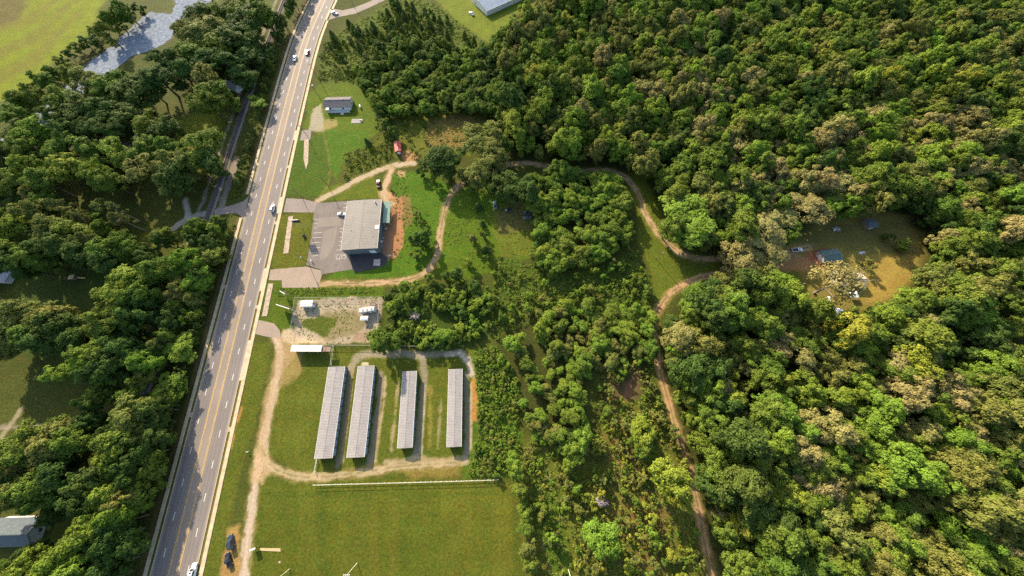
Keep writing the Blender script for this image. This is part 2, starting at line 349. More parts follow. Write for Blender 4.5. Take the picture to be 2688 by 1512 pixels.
# bare soil and gravel
paint(PL(G1, [(1300, 0), (1480, 30), (1560, 110), (1640, 100), (1680, 180), (1650, 480), (1670, 620), (1680, 860), (1640, 1000), (1520, 1130), (1400, 1180), (1300, 1120), (1270, 700), (1470, 420), (1460, 180), (1320, 130)]), SOIL, .5, 1.2, 1, .12)
paint(PL(G1, [(1640, 70), (1760, 110), (1820, 230), (1800, 560), (1700, 650), (1640, 500), (1650, 300)]), (.20, .125, .06), .7, 1.5, .85, .6)
paint(PL(G1, [(1270, 600), (1420, 560), (1440, 900), (1400, 1150), (1290, 1130)]), (.22, .13, .085), .8, 1, .8, .1)
paint(PL(G1, [(1250, 0), (1400, 0), (1500, 120), (1330, 160), (1260, 120)]), (.45, .28, .15), 1, 1, .7, .2)
paint(PL(Y1, [(640, 460), (980, 450), (1840, 440), (1800, 900), (1740, 1060), (1250, 1090), (700, 1080), (560, 1010), (620, 850), (600, 700)]), (.32, .255, .20), .5, 2.2, 1, .3)
paint(PL(Y1, [(1080, 640), (1500, 620), (1600, 800), (1500, 980), (1050, 1020), (900, 900)]), (.17, .135, .07), 2, 3, .75, .6)
paint(PL(Y1, [(720, 730), (1000, 690), (1200, 720), (1180, 860), (1020, 980), (930, 960), (800, 900), (700, 870)]), (.080, .098, .020), .6, 2.0, .95)
paint(PL(Y1, [(1500, 930), (1760, 900), (1740, 1040), (1400, 1050)]), (.26, .155, .11), 1, 2, .7, .4)
paint(PL(Y1, [(430, 860), (560, 880), (700, 1000), (1000, 1030), (980, 1080), (560, 1100), (420, 1060)]), (.42, .32, .22), .8, 1.5, .9, .15)
paint(PL(O, [(700, 870), (760, 885), (760, 940), (735, 960), (700, 985)]), (.27, .185, .085), 1.5, 2.2, .75, .4)
for gx0, gx1, gx2, gx3, cc in ((300, 345, 460, 430, .9),):
    pass
stroke(PL(S1, [(500, 300), (470, 600), (430, 900), (390, 1250)]), 1.5, (.30, .22, .13), .6, .8, .9)
stroke(PL(S1, [(470, 280), (440, 620), (395, 950), (350, 1300)]), 2.2, (.17, .14, .095), .6, .8, .9)
stroke(PL(S1, [(800, 330), (790, 620), (740, 950), (690, 1280)]), 3.0, (.21, .165, .12), .6, .9, .95)
stroke(PL(S1, [(850, 360), (835, 640), (790, 930), (745, 1250)]), 1.2, (.34, .26, .16), .5, .7, .9)
stroke(PL(S1, [(985, 420), (955, 760), (915, 1120)]), 1.4, (.30, .23, .14), .5, 1.0, .8)
stroke(PL(S1, [(1250, 150), (1265, 420), (1225, 760), (1190, 1130), (1150, 1250)]), 3.2, (.22, .18, .13), .6, .9, .9)
stroke(PL(S1, [(1270, 450), (1262, 700), (1240, 1000), (1230, 1180)]), 1.0, (.32, .26, .18), .4, .5, .9)
stroke(PL(S1, [(1320, 480), (1330, 800), (1320, 1080)]), 1.6, (.22, .165, .05), .8, 1.2, .8, .6)
stroke(PL(S1, [(1440, 600), (1420, 900), (1400, 1120)]), 1.2, (.26, .21, .13), .5, 1.0, .7)
stroke(PL(S1, [(1700, 330), (1715, 700), (1720, 1100), (1700, 1240)]), 2.6, (.21, .175, .135), .6, .8, .9)
stroke(PL(S1, [(1760, 420), (1760, 800), (1755, 1120)]), 1.0, (.36, .27, .17), .4, .6, .9)
stroke(PL(S1, [(1790, 400), (1800, 600), (1790, 800)]), 2.6, (.42, .18, .06), .8, 1.0, .8, .3)
stroke(smooth(PL(S1, [(500, 260), (560, 150), (680, 120), (800, 120), (1000, 110), (1250, 130), (1500, 110), (1640, 110), (1730, 190), (1765, 330)]), 5), 3.4, (.27, .22, .17), .8, 1.3, .85)
stroke(PL(S1, [(1500, 120), (1640, 110), (1720, 190), (1760, 320)]), 2.4, (.42, .35, .28), .5, .7, .9)
stroke(PL(S1, [(860, 1260), (1000, 1270), (1200, 1240), (1400, 1260), (1700, 1250)]), 3.6, (.34, .26, .17), .8, 1.6, .85)
paint(PL(S1, [(1040, 1300), (1650, 1290), (1650, 1420), (1150, 1420), (1020, 1350)]), (.23, .155, .05), 1.5, 2.5, .7, .6)
paint(PL(S1, [(600, 205), (670, 205), (670, 240), (600, 240)]), (.45, .38, .28), .3, .3, .9, .1)
# tracks: packed earth with two wheel ruts
def track_paint(pts, w, col, mid=(.115, .105, .035), rut=None, shoulder=(.27, .19, .09)):
    stroke(pts, w + 1.6, shoulder, .9, 1.6, .6, .4)
    stroke(pts, w, col, .5, 1.3, 1, .15)
    LAYERS.append(('r', pts, w, mid, 0, 0, 1, .4))
track_paint(TR_A, 2.7, (.41, .27, .155)); track_paint(TR_B, 2.7, (.42, .25, .135))
track_paint(TR_N, 3.4, (.40, .31, .21), (.33, .26, .17)); track_paint(TR_N2, 3.2, (.42, .29, .18), (.38, .27, .17))
track_paint(TR_S, 3.4, (.40, .31, .23), (.42, .315, .23), None, (.28, .20, .11)); track_paint(TR_L, 2.6, (.38, .285, .165), (.17, .14, .055))
stroke(TR_H, 1.0, (.19, .16, .06), .7, 1.2, .6, .6)
paint(PL(O, [(700, 850), (735, 870), (745, 890), (700, 960), (690, 1010), (662, 1130), (655, 1210), (625, 1210), (655, 1080), (672, 960), (690, 900)]), (.36, .235, .135), 1.2, 1.8, .55, .3)
paint(PL(O, [(640, 1130), (675, 1150), (690, 1185), (660, 1215), (635, 1200)]), (.42, .29, .18), 1, 1.3, .7, .2)
paint(PL(O, [(570, 1330), (600, 1320), (610, 1420), (590, 1470), (555, 1460)]), (.40, .22, .10), 1, 1.5, .7, .3)
stroke(PL(A := frame(440, 1060, 240), [(1560, 100), (1480, 350)]), 1.6, (.44, .20, .08), .6, .8, .7, .2)
stroke(PL(A, [(1430, 450), (1370, 780), (1340, 930)]), 1.0, (.44, .20, .08), .5, .6, .7, .2)
paint(PL(C1, [(250, 640), (380, 560), (400, 760), (440, 880), (420, 990), (330, 1000), (190, 990), (200, 830)]), (.31, .26, .20), .8, 1.2, .9, .15)
paint(PL(C1, [(440, 800), (620, 810), (640, 900), (500, 960), (400, 980)]), (.30, .22, .11), 1, 1.5, .8, .4)
paint(PL(K2, [(1090, 1140), (1240, 1150), (1230, 1200), (1120, 1230)]), (.40, .20, .10), 1, 1.5, .8, .2)
paint(PL(K2, [(1060, 1290), (1130, 1290), (1120, 1340), (1070, 1330)]), (.42, .25, .15), .8, 1, .8, .2)
# verge between kerb and pavement, shoulder soil
for a, b in ((-130, 92), (108, 330)): stroke(hline(-9.7, a, b), 1.2, (.115, .098, .025), .3, .3, 1)
stroke(hline(9.55, -130, 330), 1.0, (.135, .105, .022), .3, .3, 1)
stroke(hline(-13.0, -130, 92), 2.0, (.13, .085, .05), 1, 1.5, .8, .5); stroke(hline(-13.0, 108, 330), 2.2, (.14, .09, .045), 1, 1.5, .8, .5)
# railway land, lanes west of it
RAIL = smooth([(-170.0, -160), (-171.6, -60), (-171.9, 4), (-171.4, 24), (-171.2, 37), (-173.6, 75), (-174.5, 92), (-175.2, 110), (-176.4, 130), (-177.6, 150), (-179.5, 190), (-181, 230), (-182, 330)], 8)
stroke(RAIL, 5.4, (.13, .105, .085), 1, 1.8, .9, .2)
stroke([(p[0] - 6.5, p[1]) for p in RAIL if 60 < p[1] < 340], 2.0, (.22, .19, .165), .8, 1.4, .8, .2)
stroke([(p[0] + 5.2, p[1]) for p in RAIL if 96 < p[1] < 135], 4.0, (.23, .18, .165), .8, 1.2, .9, .2)
stroke(smooth([(-178, 94.5), (-184, 92.5), (-190.5, 87), (-196, 80), (-205, 70)], 5), 4.0, (.30, .26, .23), .8, 1.2, .9, .1)
stroke([(-192, 104), (-189, 98), (-186, 92)], 3.0, (.33, .29, .26), .8, 1, .9, .1)
paint([(-205, 175), (-188, 170), (-186, 140), (-188, 120), (-200, 118), (-215, 140), (-218, 165)], (.13, .14, .026), 2, 3, 1)
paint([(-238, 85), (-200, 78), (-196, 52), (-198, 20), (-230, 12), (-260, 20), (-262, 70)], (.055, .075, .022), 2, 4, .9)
paint([(-206, 84), (-196, 76), (-193, 60), (-200, 56), (-210, 66)], (.145, .13, .03), 2, 3, .9)
for yy in (26.5, 21.0): stroke([(-260, yy - 3), (-225, yy), (-196, yy + 1)], 1.4, (.20, .15, .10), .8, 1, .8, .3)
for yy in (-16.5, -23.5): stroke([(-290, yy - 4), (-240, yy - 1), (-196, yy)], 2.0, (.22, .18, .14), .8, 1, .85, .2)
stroke([(-226, -10), (-229, -24), (-232, -40)], 2.2, (.30, .24, .17), .8, 1, .8, .2)
RIVER = PL(K1, [(1290, -60), (1330, 30), (1290, 110), (1130, 90), (1010, 190), (930, 260), (880, 330), (700, 450), (620, 540), (430, 720), (300, 840), (200, 880), (120, 960), (-20, 1080), (-200, 1200), (-200, 1380), (60, 1260), (180, 1150), (330, 990), (440, 880), (620, 700), (800, 575), (900, 500), (1000, 420), (1170, 370), (1290, 290), (1330, 190), (1420, 105), (1600, 10), (1640, -60)])
paint(RIVER, (.12, .11, .10), 1.5, 3, .9, .1)

def ground_color(x, y):
    c = np.empty((len(x), 3)); c[:] = (.072, .078, .024); v = np.ones(len(x))
    n = fbm(x, y, 26, 2); c *= (0.75 + 0.5 * n)[:, None]
    for k, pts, w, col, soft, nz, op, veg in LAYERS:
        P = np.asarray(pts); mg = w + soft + nz + 1
        sel = np.nonzero((x > P[:, 0].min() - mg) & (x < P[:, 0].max() + mg) & (y > P[:, 1].min() - mg) & (y < P[:, 1].max() + mg))[0]
        if not len(sel): continue
        xs, ys = x[sel], y[sel]
        if k == 'r':
            d = line_dist(pts, xs, ys); n2 = fbm(xs, ys, 3.0, 9, 3)
            m = np.exp(-((d) / .46) ** 2) * np.clip((n2 - .28) * 4, 0, 1) * .95
            dk = np.exp(-((d - .95) / .3) ** 2) * .2 * (.4 + n2)
            c[sel] = c[sel] * (1 - m[:, None]) + np.array(col) * m[:, None]; c[sel] *= (1 - dk)[:, None]; continue
        d = (sdist(pts, xs, ys) if k == 'p' else line_dist(pts, xs, ys) - w / 2)
        d = d + nz * 2 * (fbm(xs, ys, max(2.2, nz * 2.5), len(pts) % 7 + 1, 4) - .5)
        t = np.clip((soft - d) / (2 * soft + 1e-6), 0, 1); t = t * t * (3 - 2 * t) * op
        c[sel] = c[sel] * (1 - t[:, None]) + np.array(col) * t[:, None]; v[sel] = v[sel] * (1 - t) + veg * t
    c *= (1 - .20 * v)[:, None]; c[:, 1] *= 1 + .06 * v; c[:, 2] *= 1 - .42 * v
    return c, v
def color_mesh(me, xy):
    c, v = ground_color(xy[:, 0], xy[:, 1])
    a = me.attributes.new('Col', 'FLOAT_COLOR', 'POINT'); a.data.foreach_set('color', np.hstack([c, np.ones((len(c), 1))]).astype(np.float32).ravel())
    b = me.attributes.new('veg', 'FLOAT', 'POINT'); b.data.foreach_set('value', v.astype(np.float32))
def grid_mesh(name, xs, ys, z=0.0):
    X, Y = np.meshgrid(xs, ys); nx, ny = len(xs), len(ys)
    co = np.stack([X.ravel(), Y.ravel(), np.full(X.size, z)], 1)
    i = np.arange(nx - 1)[None, :] + np.arange(ny - 1)[:, None] * nx; i = i.ravel()
    f = np.stack([i, i + 1, i + 1 + nx, i + nx], 1)
    me = bpy.data.meshes.new(name); me.vertices.add(len(co)); me.vertices.foreach_set('co', co.astype(np.float32).ravel())
    me.loops.add(f.size); me.loops.foreach_set('vertex_index', f.astype(np.int32).ravel())
    me.polygons.add(len(f)); me.polygons.foreach_set('loop_start', np.arange(0, f.size, 4, dtype=np.int32)); me.update()
    return me, co
def axis(a0, a1, step, far, grow=1.25):
    core = list(np.arange(a0, a1 + step / 2, step)); s = step; lo = []; hi = []; a = a0
    while a > -far: s *= grow; a -= s; lo.append(a)
    s = step; a = core[-1]
    while a < far: s *= grow; a += s; hi.append(a)
    return np.array(lo[::-1] + core + hi)
gx = np.concatenate([axis(-215, 60, .55, 2500, 1.035)]); gy = axis(-72, 130, .55, 2500, 1.02)
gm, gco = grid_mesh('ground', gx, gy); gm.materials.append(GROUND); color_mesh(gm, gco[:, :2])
kind(link('ground', gm))

# strips of packed earth and gravel that share the ground's colours
def strip(name, pts, w, z, label, jitter=.25, step=.45):
    P = np.array(pts); seg = np.hypot(*np.diff(P, axis=0).T); s = np.concatenate([[0], np.cumsum(seg)])
    q = np.arange(0, s[-1], step); px = np.interp(q, s, P[:, 0]); py = np.interp(q, s, P[:, 1])
    tx = np.gradient(px); ty = np.gradient(py); l = np.hypot(tx, ty) + 1e-9; nx, ny = -ty / l, tx / l
    nc = max(5, int(w / .35)); us = np.linspace(-.5, .5, nc); V = []
    jl = (fbm(px, py, 2.5, 4) - .5) * jitter * 4; jr = (fbm(px, py, 2.5, 8) - .5) * jitter * 4
    for u in us:
        o = u * w + (jl if u < 0 else jr) * abs(u) * 2
        V.append(np.stack([px + nx * o, py + ny * o], 1))
    V = np.stack(V, 1).reshape(-1, 2); n = len(q)
    F = [(i * nc + k + 1, i * nc + k, (i + 1) * nc + k, (i + 1) * nc + k + 1) for i in range(n - 1) for k in range(nc - 1)]
    F = [f[::-1] for f in F]
    me = bpy.data.meshes.new(name); me.from_pydata([(a, b, z) for a, b in V], [], F); me.update()
    if me.polygons[0].normal.z < 0: me.flip_normals()
    me.materials.append(GROUND); color_mesh(me, V)
    return kind(link(name, me), 'structure', label)
strip('dirt_track', TR_A, 2.9, .03, 'winding two-rut earth track looping from the metal building to the homestead')
strip('dirt_track', TR_B, 2.9, .035, 'reddish two-rut earth track running down through the wood')
strip('dirt_track', TR_L, 2.8, .03, 'rutted earth track looping below the storage rows')
strip('gravel_drive', TR_S, 3.6, .04, 'pale gravel drive beside the highway leading down past the ball field')
strip('gravel_drive', TR_N, 3.6, .03, 'gravel drive curving up to the red shed')

# flat sheets with slightly uneven edges
def sheet(name, poly, z, m, label=None, jit=.12, edge=1.5):
    P = []
    for i in range(len(poly)):
        a = np.array(poly[i - 1]); b = np.array(poly[i]); n = max(1, int(np.hypot(*(b - a)) / edge))
        for k in range(n):
            p = a + (b - a) * k / n; P.append((p[0] + (vnoise(p[0], p[1], 1.3, 5) - .5) * 2 * jit, p[1] + (vnoise(p[0], p[1], 1.3, 6) - .5) * 2 * jit, z))
    tri = tessellate_polygon([[Vector(p) for p in P]])
    me = bpy.data.meshes.new(name); me.from_pydata(P, [], [tuple(t) for t in tri]); me.update()
    if sum(p.normal.z for p in me.polygons) < 0: me.flip_normals()
    me.materials.append(m); return kind(link(name, me), 'structure', label)

def asphalt_mat(name, a, b_, c):
    m = mat(name, a, .9, None, (6, .35), spec=.2); nt = m.node_tree; N = nt.nodes; L = nt.links; p = N['Principled BSDF']
    tc = N.new('ShaderNodeTexCoord')
    def nz(s, d, mapping=None):
        t = N.new('ShaderNodeTexNoise'); t.inputs['Scale'].default_value = s; t.inputs['Detail'].default_value = d; t.inputs['Roughness'].default_value = .7
        v = tc.outputs['Object']
        if mapping:
            mp = N.new('ShaderNodeMapping'); mp.inputs['Scale'].default_value = mapping; L.new(v, mp.inputs[0]); v = mp.outputs[0]
        L.new(v, t.inputs['Vector']); return t.outputs[0]
    r = N.new('ShaderNodeValToRGB'); r.color_ramp.elements[0].position = .36; r.color_ramp.elements[1].position = .64
    r.color_ramp.elements[0].color = (*a, 1); r.color_ramp.elements[1].color = (*b_, 1); L.new(nz(.12, 5), r.inputs[0])
    mx = N.new('ShaderNodeMix'); mx.data_type = 'RGBA'; mx.inputs[7].default_value = (*c, 1)
    r2 = N.new('ShaderNodeMapRange'); r2.inputs[1].default_value = .52; r2.inputs[2].default_value = .75; L.new(nz(.5, 6, (1, .25, 1)), r2.inputs[0])
    L.new(r.outputs[0], mx.inputs[6]); L.new(r2.outputs[0], mx.inputs[0])
    gr = N.new('ShaderNodeMix'); gr.data_type = 'RGBA'; gr.blend_type = 'OVERLAY'; gr.inputs[0].default_value = .35
    L.new(mx.outputs[2], gr.inputs[6]); L.new(nz(5, 4), gr.inputs[7]); L.new(gr.outputs[2], p.inputs['Base Color']); return m
ASPH_LOT = asphalt_mat('old_asphalt', (.150, .126, .108), (.190, .160, .134), (.105, .092, .084))
ASPH_DRIVE = asphalt_mat('drive_asphalt', (.215, .176, .148), (.25, .205, .168), (.18, .15, .13))
SANDY = asphalt_mat('sandy_asphalt', (.265, .205, .158), (.31, .235, .17), (.225, .18, .145))
CONC = mat('concrete', (.50, .40, .255), .9, (.45, .28), (4, .2)); CONC_OLD = mat('weathered_concrete', (.40, .31, .215), .95, (.7, .45), (5, .3))

# highway surface: lane tones follow the distance from the centre line
def highway_mat():
    m = bpy.data.materials.new('highway_asphalt'); m.use_nodes = True; nt = m.node_tree; N = nt.nodes; L = nt.links; p = N['Principled BSDF']
    p.inputs['Roughness'].default_value = .85; p.inputs['Specular IOR Level'].default_value = .25
    at = N.new('ShaderNodeAttribute'); at.attribute_name = 'across'; tc = N.new('ShaderNodeTexCoord')
    mp = N.new('ShaderNodeMapping'); mp.inputs['Rotation'].default_value = (0, 0, R(-4)); mp.inputs['Scale'].default_value = (1, .06, 1); L.new(tc.outputs['Object'], mp.inputs[0])
    t = N.new('ShaderNodeTexNoise'); t.inputs['Scale'].default_value = .9; t.inputs['Detail'].default_value = 5; L.new(mp.outputs[0], t.inputs['Vector'])
    wob = N.new('ShaderNodeMath'); wob.operation = 'MULTIPLY_ADD'; wob.inputs[1].default_value = .05; L.new(t.outputs[0], wob.inputs[0]); L.new(at.outputs['Fac'], wob.inputs[2])
    r = N.new('ShaderNodeValToRGB'); cr = r.color_ramp
    lane = (.198, .167, .143); dk = (.164, .142, .126); mid = (.232, .186, .148); edge = (.30, .25, .205)
    st = [(0, edge), (.06, lane), (.10, dk), (.155, lane), (.20, dk), (.25, lane), (.29, dk), (.345, lane), (.385, dk), (.42, mid), (.50, (.240, .190, .150)), (.58, mid), (.615, dk), (.655, lane), (.71, dk), (.75, lane), (.80, dk), (.845, lane), (.90, dk), (.94, lane), (1, edge)]
    for i, (q, c) in enumerate(st):
        e = cr.elements[i] if i < 2 else cr.elements.new(q); e.position = q; e.color = (*c, 1)
    sub = N.new('ShaderNodeMath'); sub.operation = 'SUBTRACT'; sub.inputs[1].default_value = .025; L.new(wob.outputs[0], sub.inputs[0]); L.new(sub.outputs[0], r.inputs[0])
    t2 = N.new('ShaderNodeTexNoise'); t2.inputs['Scale'].default_value = 2.2; t2.inputs['Detail'].default_value = 6; L.new(tc.outputs['Object'], t2.inputs['Vector'])
    t3 = N.new('ShaderNodeTexNoise'); t3.inputs['Scale'].default_value = .07; t3.inputs['Detail'].default_value = 4; L.new(tc.outputs['Object'], t3.inputs['Vector'])
    ad = N.new('ShaderNodeMath'); ad.operation = 'MULTIPLY_ADD'; ad.inputs[1].default_value = .45; ad.inputs[2].default_value = .55
    s = N.new('ShaderNodeMath'); s.operation = 'ADD'; L.new(t2.outputs[0], s.inputs[0]); L.new(t3.outputs[0], s.inputs[1]); L.new(s.outputs[0], ad.inputs[0])
    sc = N.new('ShaderNodeVectorMath'); sc.operation = 'SCALE'; L.new(r.outputs[0], sc.inputs[0]); L.new(ad.outputs[0], sc.inputs['Scale']); L.new(sc.outputs[0], p.inputs['Base Color'])
    return m
def hstrip(name, o0, o1, z, m, y0=-160, y1=400, step=4.0, n=2, thick=0.0, parent=None, attr=False):
    ys = np.arange(y0, y1 + .01, step)
    if ys[-1] < y1 - .05: ys = np.append(ys, y1)
    V = []; F = []; A_ = []
    offs = np.linspace(o0, o1, n)
    for y in ys:
        for o in offs: V.append((float(hx(y) + o), float(y), z)); A_.append((o - o0) / (o1 - o0))
    k = len(ys)
    for i in range(k - 1):
        for j in range(n - 1): F.append((i * n + j, i * n + j + 1, (i + 1) * n + j + 1, (i + 1) * n + j))
    if thick:
        b = len(V); V += [(x, y, z - thick) for x, y, z in V[:b]]
        for i in range(k - 1):
            F.append((i * n, (i + 1) * n, b + (i + 1) * n, b + i * n)); F.append(((i + 1) * n + n - 1, i * n + n - 1, b + i * n + n - 1, b + (i + 1) * n + n - 1))
        for i in (0, k - 1): F.append(tuple([i * n, i * n + n - 1, b + i * n + n - 1, b + i * n]))
    me = bpy.data.meshes.new(name); me.from_pydata(V, [], F); me.update(); me.materials.append(m)
    if attr:
        a = me.attributes.new('across', 'FLOAT', 'POINT'); a.data.foreach_set('value', np.array(A_ + A_[:0], np.float32))
    return link(name, me, parent)
road = kind(hstrip('highway', -8.85, 8.85, .06, highway_mat(), n=3, attr=True), 'structure', 'five-lane highway with a centre turning lane')
WHITE = mat('road_white', (.72, .68, .60), .7, (1.5, .35)); YELLOW = mat('road_yellow', (.62, .36, .055), .7, (.35, .55, (.50, .33, .12)))
for o in (-2.0, 2.0):
    hstrip('yellow_line', o - .13, o + .13, .068, YELLOW, parent=road)
    hstrip('yellow_line', o + (.33 if o < 0 else -.59), o + (.59 if o < 0 else -.33), .068, mat('road_yellow_worn', (.42, .31, .16), .8, (.4, .45)), parent=road)
dash = MB().box(-.13, .13, -1.5, 1.5, 0, .006).mesh('lane_dash'); dash.materials.append(WHITE)
y0e = V1(0, 0)[1]
for o, ph in ((5.5, -56.2 + 12.19), (-5.45, -56.2 + 5.5)):
    for k in range(-8, 34):
        y = ph + k * 12.12
        if -95 < y < 330:
            d = link('lane_dash', dash, road, (float(hx(y) + o), y, .068), -math.atan((hx(y + 3) - hx(y - 3)) / 6))
# kerbs and pavements
for o0, o1, spans in ((8.85, 9.05, ((-160, 3), (22, 47.5), (60.5, 94.8), (106, 149), (157, 268), (281, 400))), (-9.05, -8.85, ((-160, 93), (107, 400)))):
    for a, b in spans: kind(hstrip('kerb', o0, o1, .17, CONC, a, b, thick=.16))
PAVE = []
for a, b in ((-160, 267), (281, 400)): PAVE.append(kind(hstrip('pavement', 10.1, 11.75, .155, CONC, a, b, thick=.15)))
for a, b in ((-160, 92), (108, 400)): kind(hstrip('pavement', -11.75, -10.25, .155, CONC, a, b, thick=.15))
for a, b in ((3, 22), (47.5, 60.5), (94.8, 106), (149, 157), (268, 281)): kind(hstrip('driveway_apron', 8.852, 10.1 if a != 268 else 10.1, .075, CONC, a, b))
SOILC = mat('pinkish_concrete', (.46, .33, .215), .9, (.6, .3))
for y in (88.5, -18.0, 59.0 - 20, 128): kind(hstrip('drain_inlet', 9.052, 10.098, .12, SOILC, y - 1.0, y + 1.0, thick=.1))
for y in (-12, 50, 130): kind(hstrip('drain_inlet', -10.248, -9.052, .12, SOILC, y - 1.0, y + 1.0, thick=.1))
# side roads and yards
sheet('side_road', PL(B1, [(750, 120), (640, 225), (400, 312), (90, 385), (20, 420), (40, 560), (130, 520), (400, 478), (500, 490), (580, 540), (625, 610), (645, 690)]), .05, ASPH_DRIVE, 'asphalt side road crossing the railway')
sheet('side_road', [(-141.6, 267.5), (-135.8, 271), (-122.6, 275.2), (-114.5, 281.2), (-102, 291.8), (-70, 330), (-78, 334), (-110.7, 293), (-115.7, 288.8), (-124.1, 283), (-132.6, 279.6), (-140.5, 281.5)], .05, ASPH_DRIVE, 'narrow asphalt street branching off at the top of the highway')
sheet('driveway', [(-132.8, 105.2), (-122.8, 104.6), (-113, 101.9), (-110, 96), (-114.2, 95.4), (-132.2, 95.6)], .05, ASPH_DRIVE, 'asphalt entrance drive to the metal building')
lot = sheet('parking_lot', [(-114.2, 101.8), (-97, 103.2), (-97, 100), (-92.5, 99), (-90.5, 72), (-88, 66), (-72, 66), (-73.5, 63.5), (-85.6, 60.0), (-101.8, 57.0), (-103.2, 60), (-111.3, 62.5), (-111.6, 68), (-113, 84.5), (-114.4, 95)], .055, ASPH_LOT, 'cracked grey parking lot beside the metal building')
sheet('driveway', [(-129.9, 59.8), (-111.5, 61.6), (-103, 59.4), (-101.6, 56.8), (-102.2, 49.4), (-121, 49.5), (-122.2, 53.6), (-129.4, 53.8)], .05, SANDY, 'broad asphalt drive leading onto the earth track')
sheet('driveway', [(-135.8, 157.4), (-129.8, 157.6), (-128.9, 149.2), (-135.2, 148.7)], .05, ASPH_DRIVE, 'short asphalt drive to the grey-roofed house')
sheet('driveway', PL(Y1, [(92, 750), (320, 800), (400, 900), (420, 1010), (230, 990), (60, 950)]), .05, SANDY, 'asphalt apron where the gravel drive meets the highway')
SEAL = asphalt_mat('patched_asphalt', (.200, .167, .136), (.225, .187, .150), (.178, .150, .124))
for pp in ([(220, 470), (610, 440), (600, 600), (210, 620)], [(310, 690), (560, 600), (500, 900), (380, 1130), (250, 1200), (290, 900)]):
    s_ = sheet('asphalt_patch', PL(G1, pp), .0, SEAL); s_.parent = lot; s_.location.z = .059; del s_['kind']
s_ = sheet('asphalt_patch', PL(G1, [(760, 1090), (1290, 1040), (1400, 1140), (1380, 1265), (1150, 1330), (850, 1392), (800, 1330)]), .0, asphalt_mat('shadow_blacktop', (.045, .042, .042), (.062, .056, .054), (.035, .034, .035))); s_.parent = lot; s_.location.z = .061; del s_['kind']  # darker asphalt over the building's shadow area; its colour deepens the cast shadow
# concrete drainage slabs in the verge
for i, (f, pts, lb) in enumerate(((B1, [(1590, 555), (1690, 540), (1590, 1330), (1480, 1340)], 'long concrete drainage slab in the verge opposite the railway crossing'),
                                  (Y1, [(240, 240), (312, 236), (222, 695), (150, 702)], 'concrete drainage slab in the verge beside the gravel yard'),
                                  (K2, [(365, 1055), (400, 1050), (395, 1225), (378, 1280), (360, 1200)], 'concrete drainage slab in the verge below the grey-roofed house'))):
    P = PL(f, pts); m_ = MB(); n = len(P); m_.add([(x, y, .0) for x, y in P] + [(x, y, .16) for x, y in P], [tuple(range(n, 2 * n))] + [(k, (k + 1) % n, n + (k + 1) % n, n + k) for k in range(n)])
    o = m_.build('drainage_slab', CONC_OLD); tag(o, lb, 'concrete slab', 'drainage slabs in the highway verge')
# parking stall lines
def ln(a, b, z, w=.13):
    a = Vector((*a, 0)); b = Vector((*b, 0)); d = (b - a).normalized(); n = Vector((-d.y, d.x, 0)) * w / 2
    MB().add([a - n, b - n, b + n, a + n], [(0, 1, 2, 3)]).build('stall_line', WHITE, lot, (0, 0, z))
for x0, y0, x1, y1 in ((160, 560, 215, 556), (165, 490, 220, 486), (150, 640, 210, 636), (145, 722, 290, 708), (130, 800, 285, 793), (118, 885, 272, 873), (105, 975, 262, 962), (95, 1058, 230, 1052), (120, 1110, 228, 1098),
                       (655, 225, 705, 222), (650, 292, 700, 290), (615, 720, 640, 718), (590, 792, 632, 790), (580, 862, 625, 860), (570, 935, 618, 933), (540, 1008, 612, 1005), (590, 645, 640, 643), (588, 700, 636, 700), (620, 498, 668, 496),
                       (520, 1092, 700, 1088), (532, 1110, 532, 1162), (532, 1160, 590, 1158), (588, 1112, 590, 1158), (622, 1108, 624, 1152), (624, 1152, 695, 1148), (694, 1104, 695, 1148), (622, 1108, 694, 1104)):
    ln(G1(x0, y0), G1(x1, y1), .064)
# water
def water_mat():
    m = mat('creek_water', (.105, .132, .175), .6, (.45, .5, (.29, .315, .34)), (1.3, .2), spec=.0); return m
sheet('creek', RIVER, .05, water_mat(), None, 1.2, 3)

# ------------------------------------------------------------------ buildings
def metal(name, c, rough=.45, n=.18, sc=.6):
    m = mat(name, c, rough, (sc, n), spec=.3); N = m.node_tree.nodes; L = m.node_tree.links; p = N['Principled BSDF']
    if not p.inputs['Base Color'].links: return m
    src = p.inputs['Base Color'].links[0].from_socket; tc = N.new('ShaderNodeTexCoord'); mp = N.new('ShaderNodeMapping'); mp.inputs['Scale'].default_value = (1.1, .12, 1)   # streaks that run down the sheets
    t = N.new('ShaderNodeTexNoise'); t.inputs['Scale'].default_value = 1.6; t.inputs['Detail'].default_value = 6; L.new(tc.outputs['Object'], mp.inputs[0]); L.new(mp.outputs[0], t.inputs['Vector'])
    mr = N.new('ShaderNodeMapRange'); mr.inputs[1].default_value = .5; mr.inputs[2].default_value = .78; mr.inputs[4].default_value = .22; L.new(t.outputs[0], mr.inputs[0])
    mx = N.new('ShaderNodeMix'); mx.data_type = 'RGBA'; mx.inputs[7].default_value = (c[0] * .62, c[1] * .52, c[2] * .44, 1); L.new(mr.outputs[0], mx.inputs[0]); L.new(src, mx.inputs[6]); L.new(mx.outputs[2], p.inputs['Base Color']); return m
ROOF_ST = metal('galvanised_roof', (.275, .252, .234), .6, .14, .35); ROOF_GYM = metal('tan_metal_roof', (.195, .175, .147), .6, .16, .25)
WALL_BLUE = metal('slate_blue_siding', (.10, .135, .16), .6); DOOR_BLUE = metal('pale_blue_door', (.27, .345, .38), .55)
WALL_DARK = metal('dark_slate_siding', (.115, .145, .155), .6); TRIM = mat('white_trim', (.72, .69, .62), .6, (2, .12))
GLASS = mat('window_glass', (.03, .04, .05), .08, spec=.8); GREEN_ROOF = metal('green_metal_roof', (.19, .285, .215), .5, .25, .6)
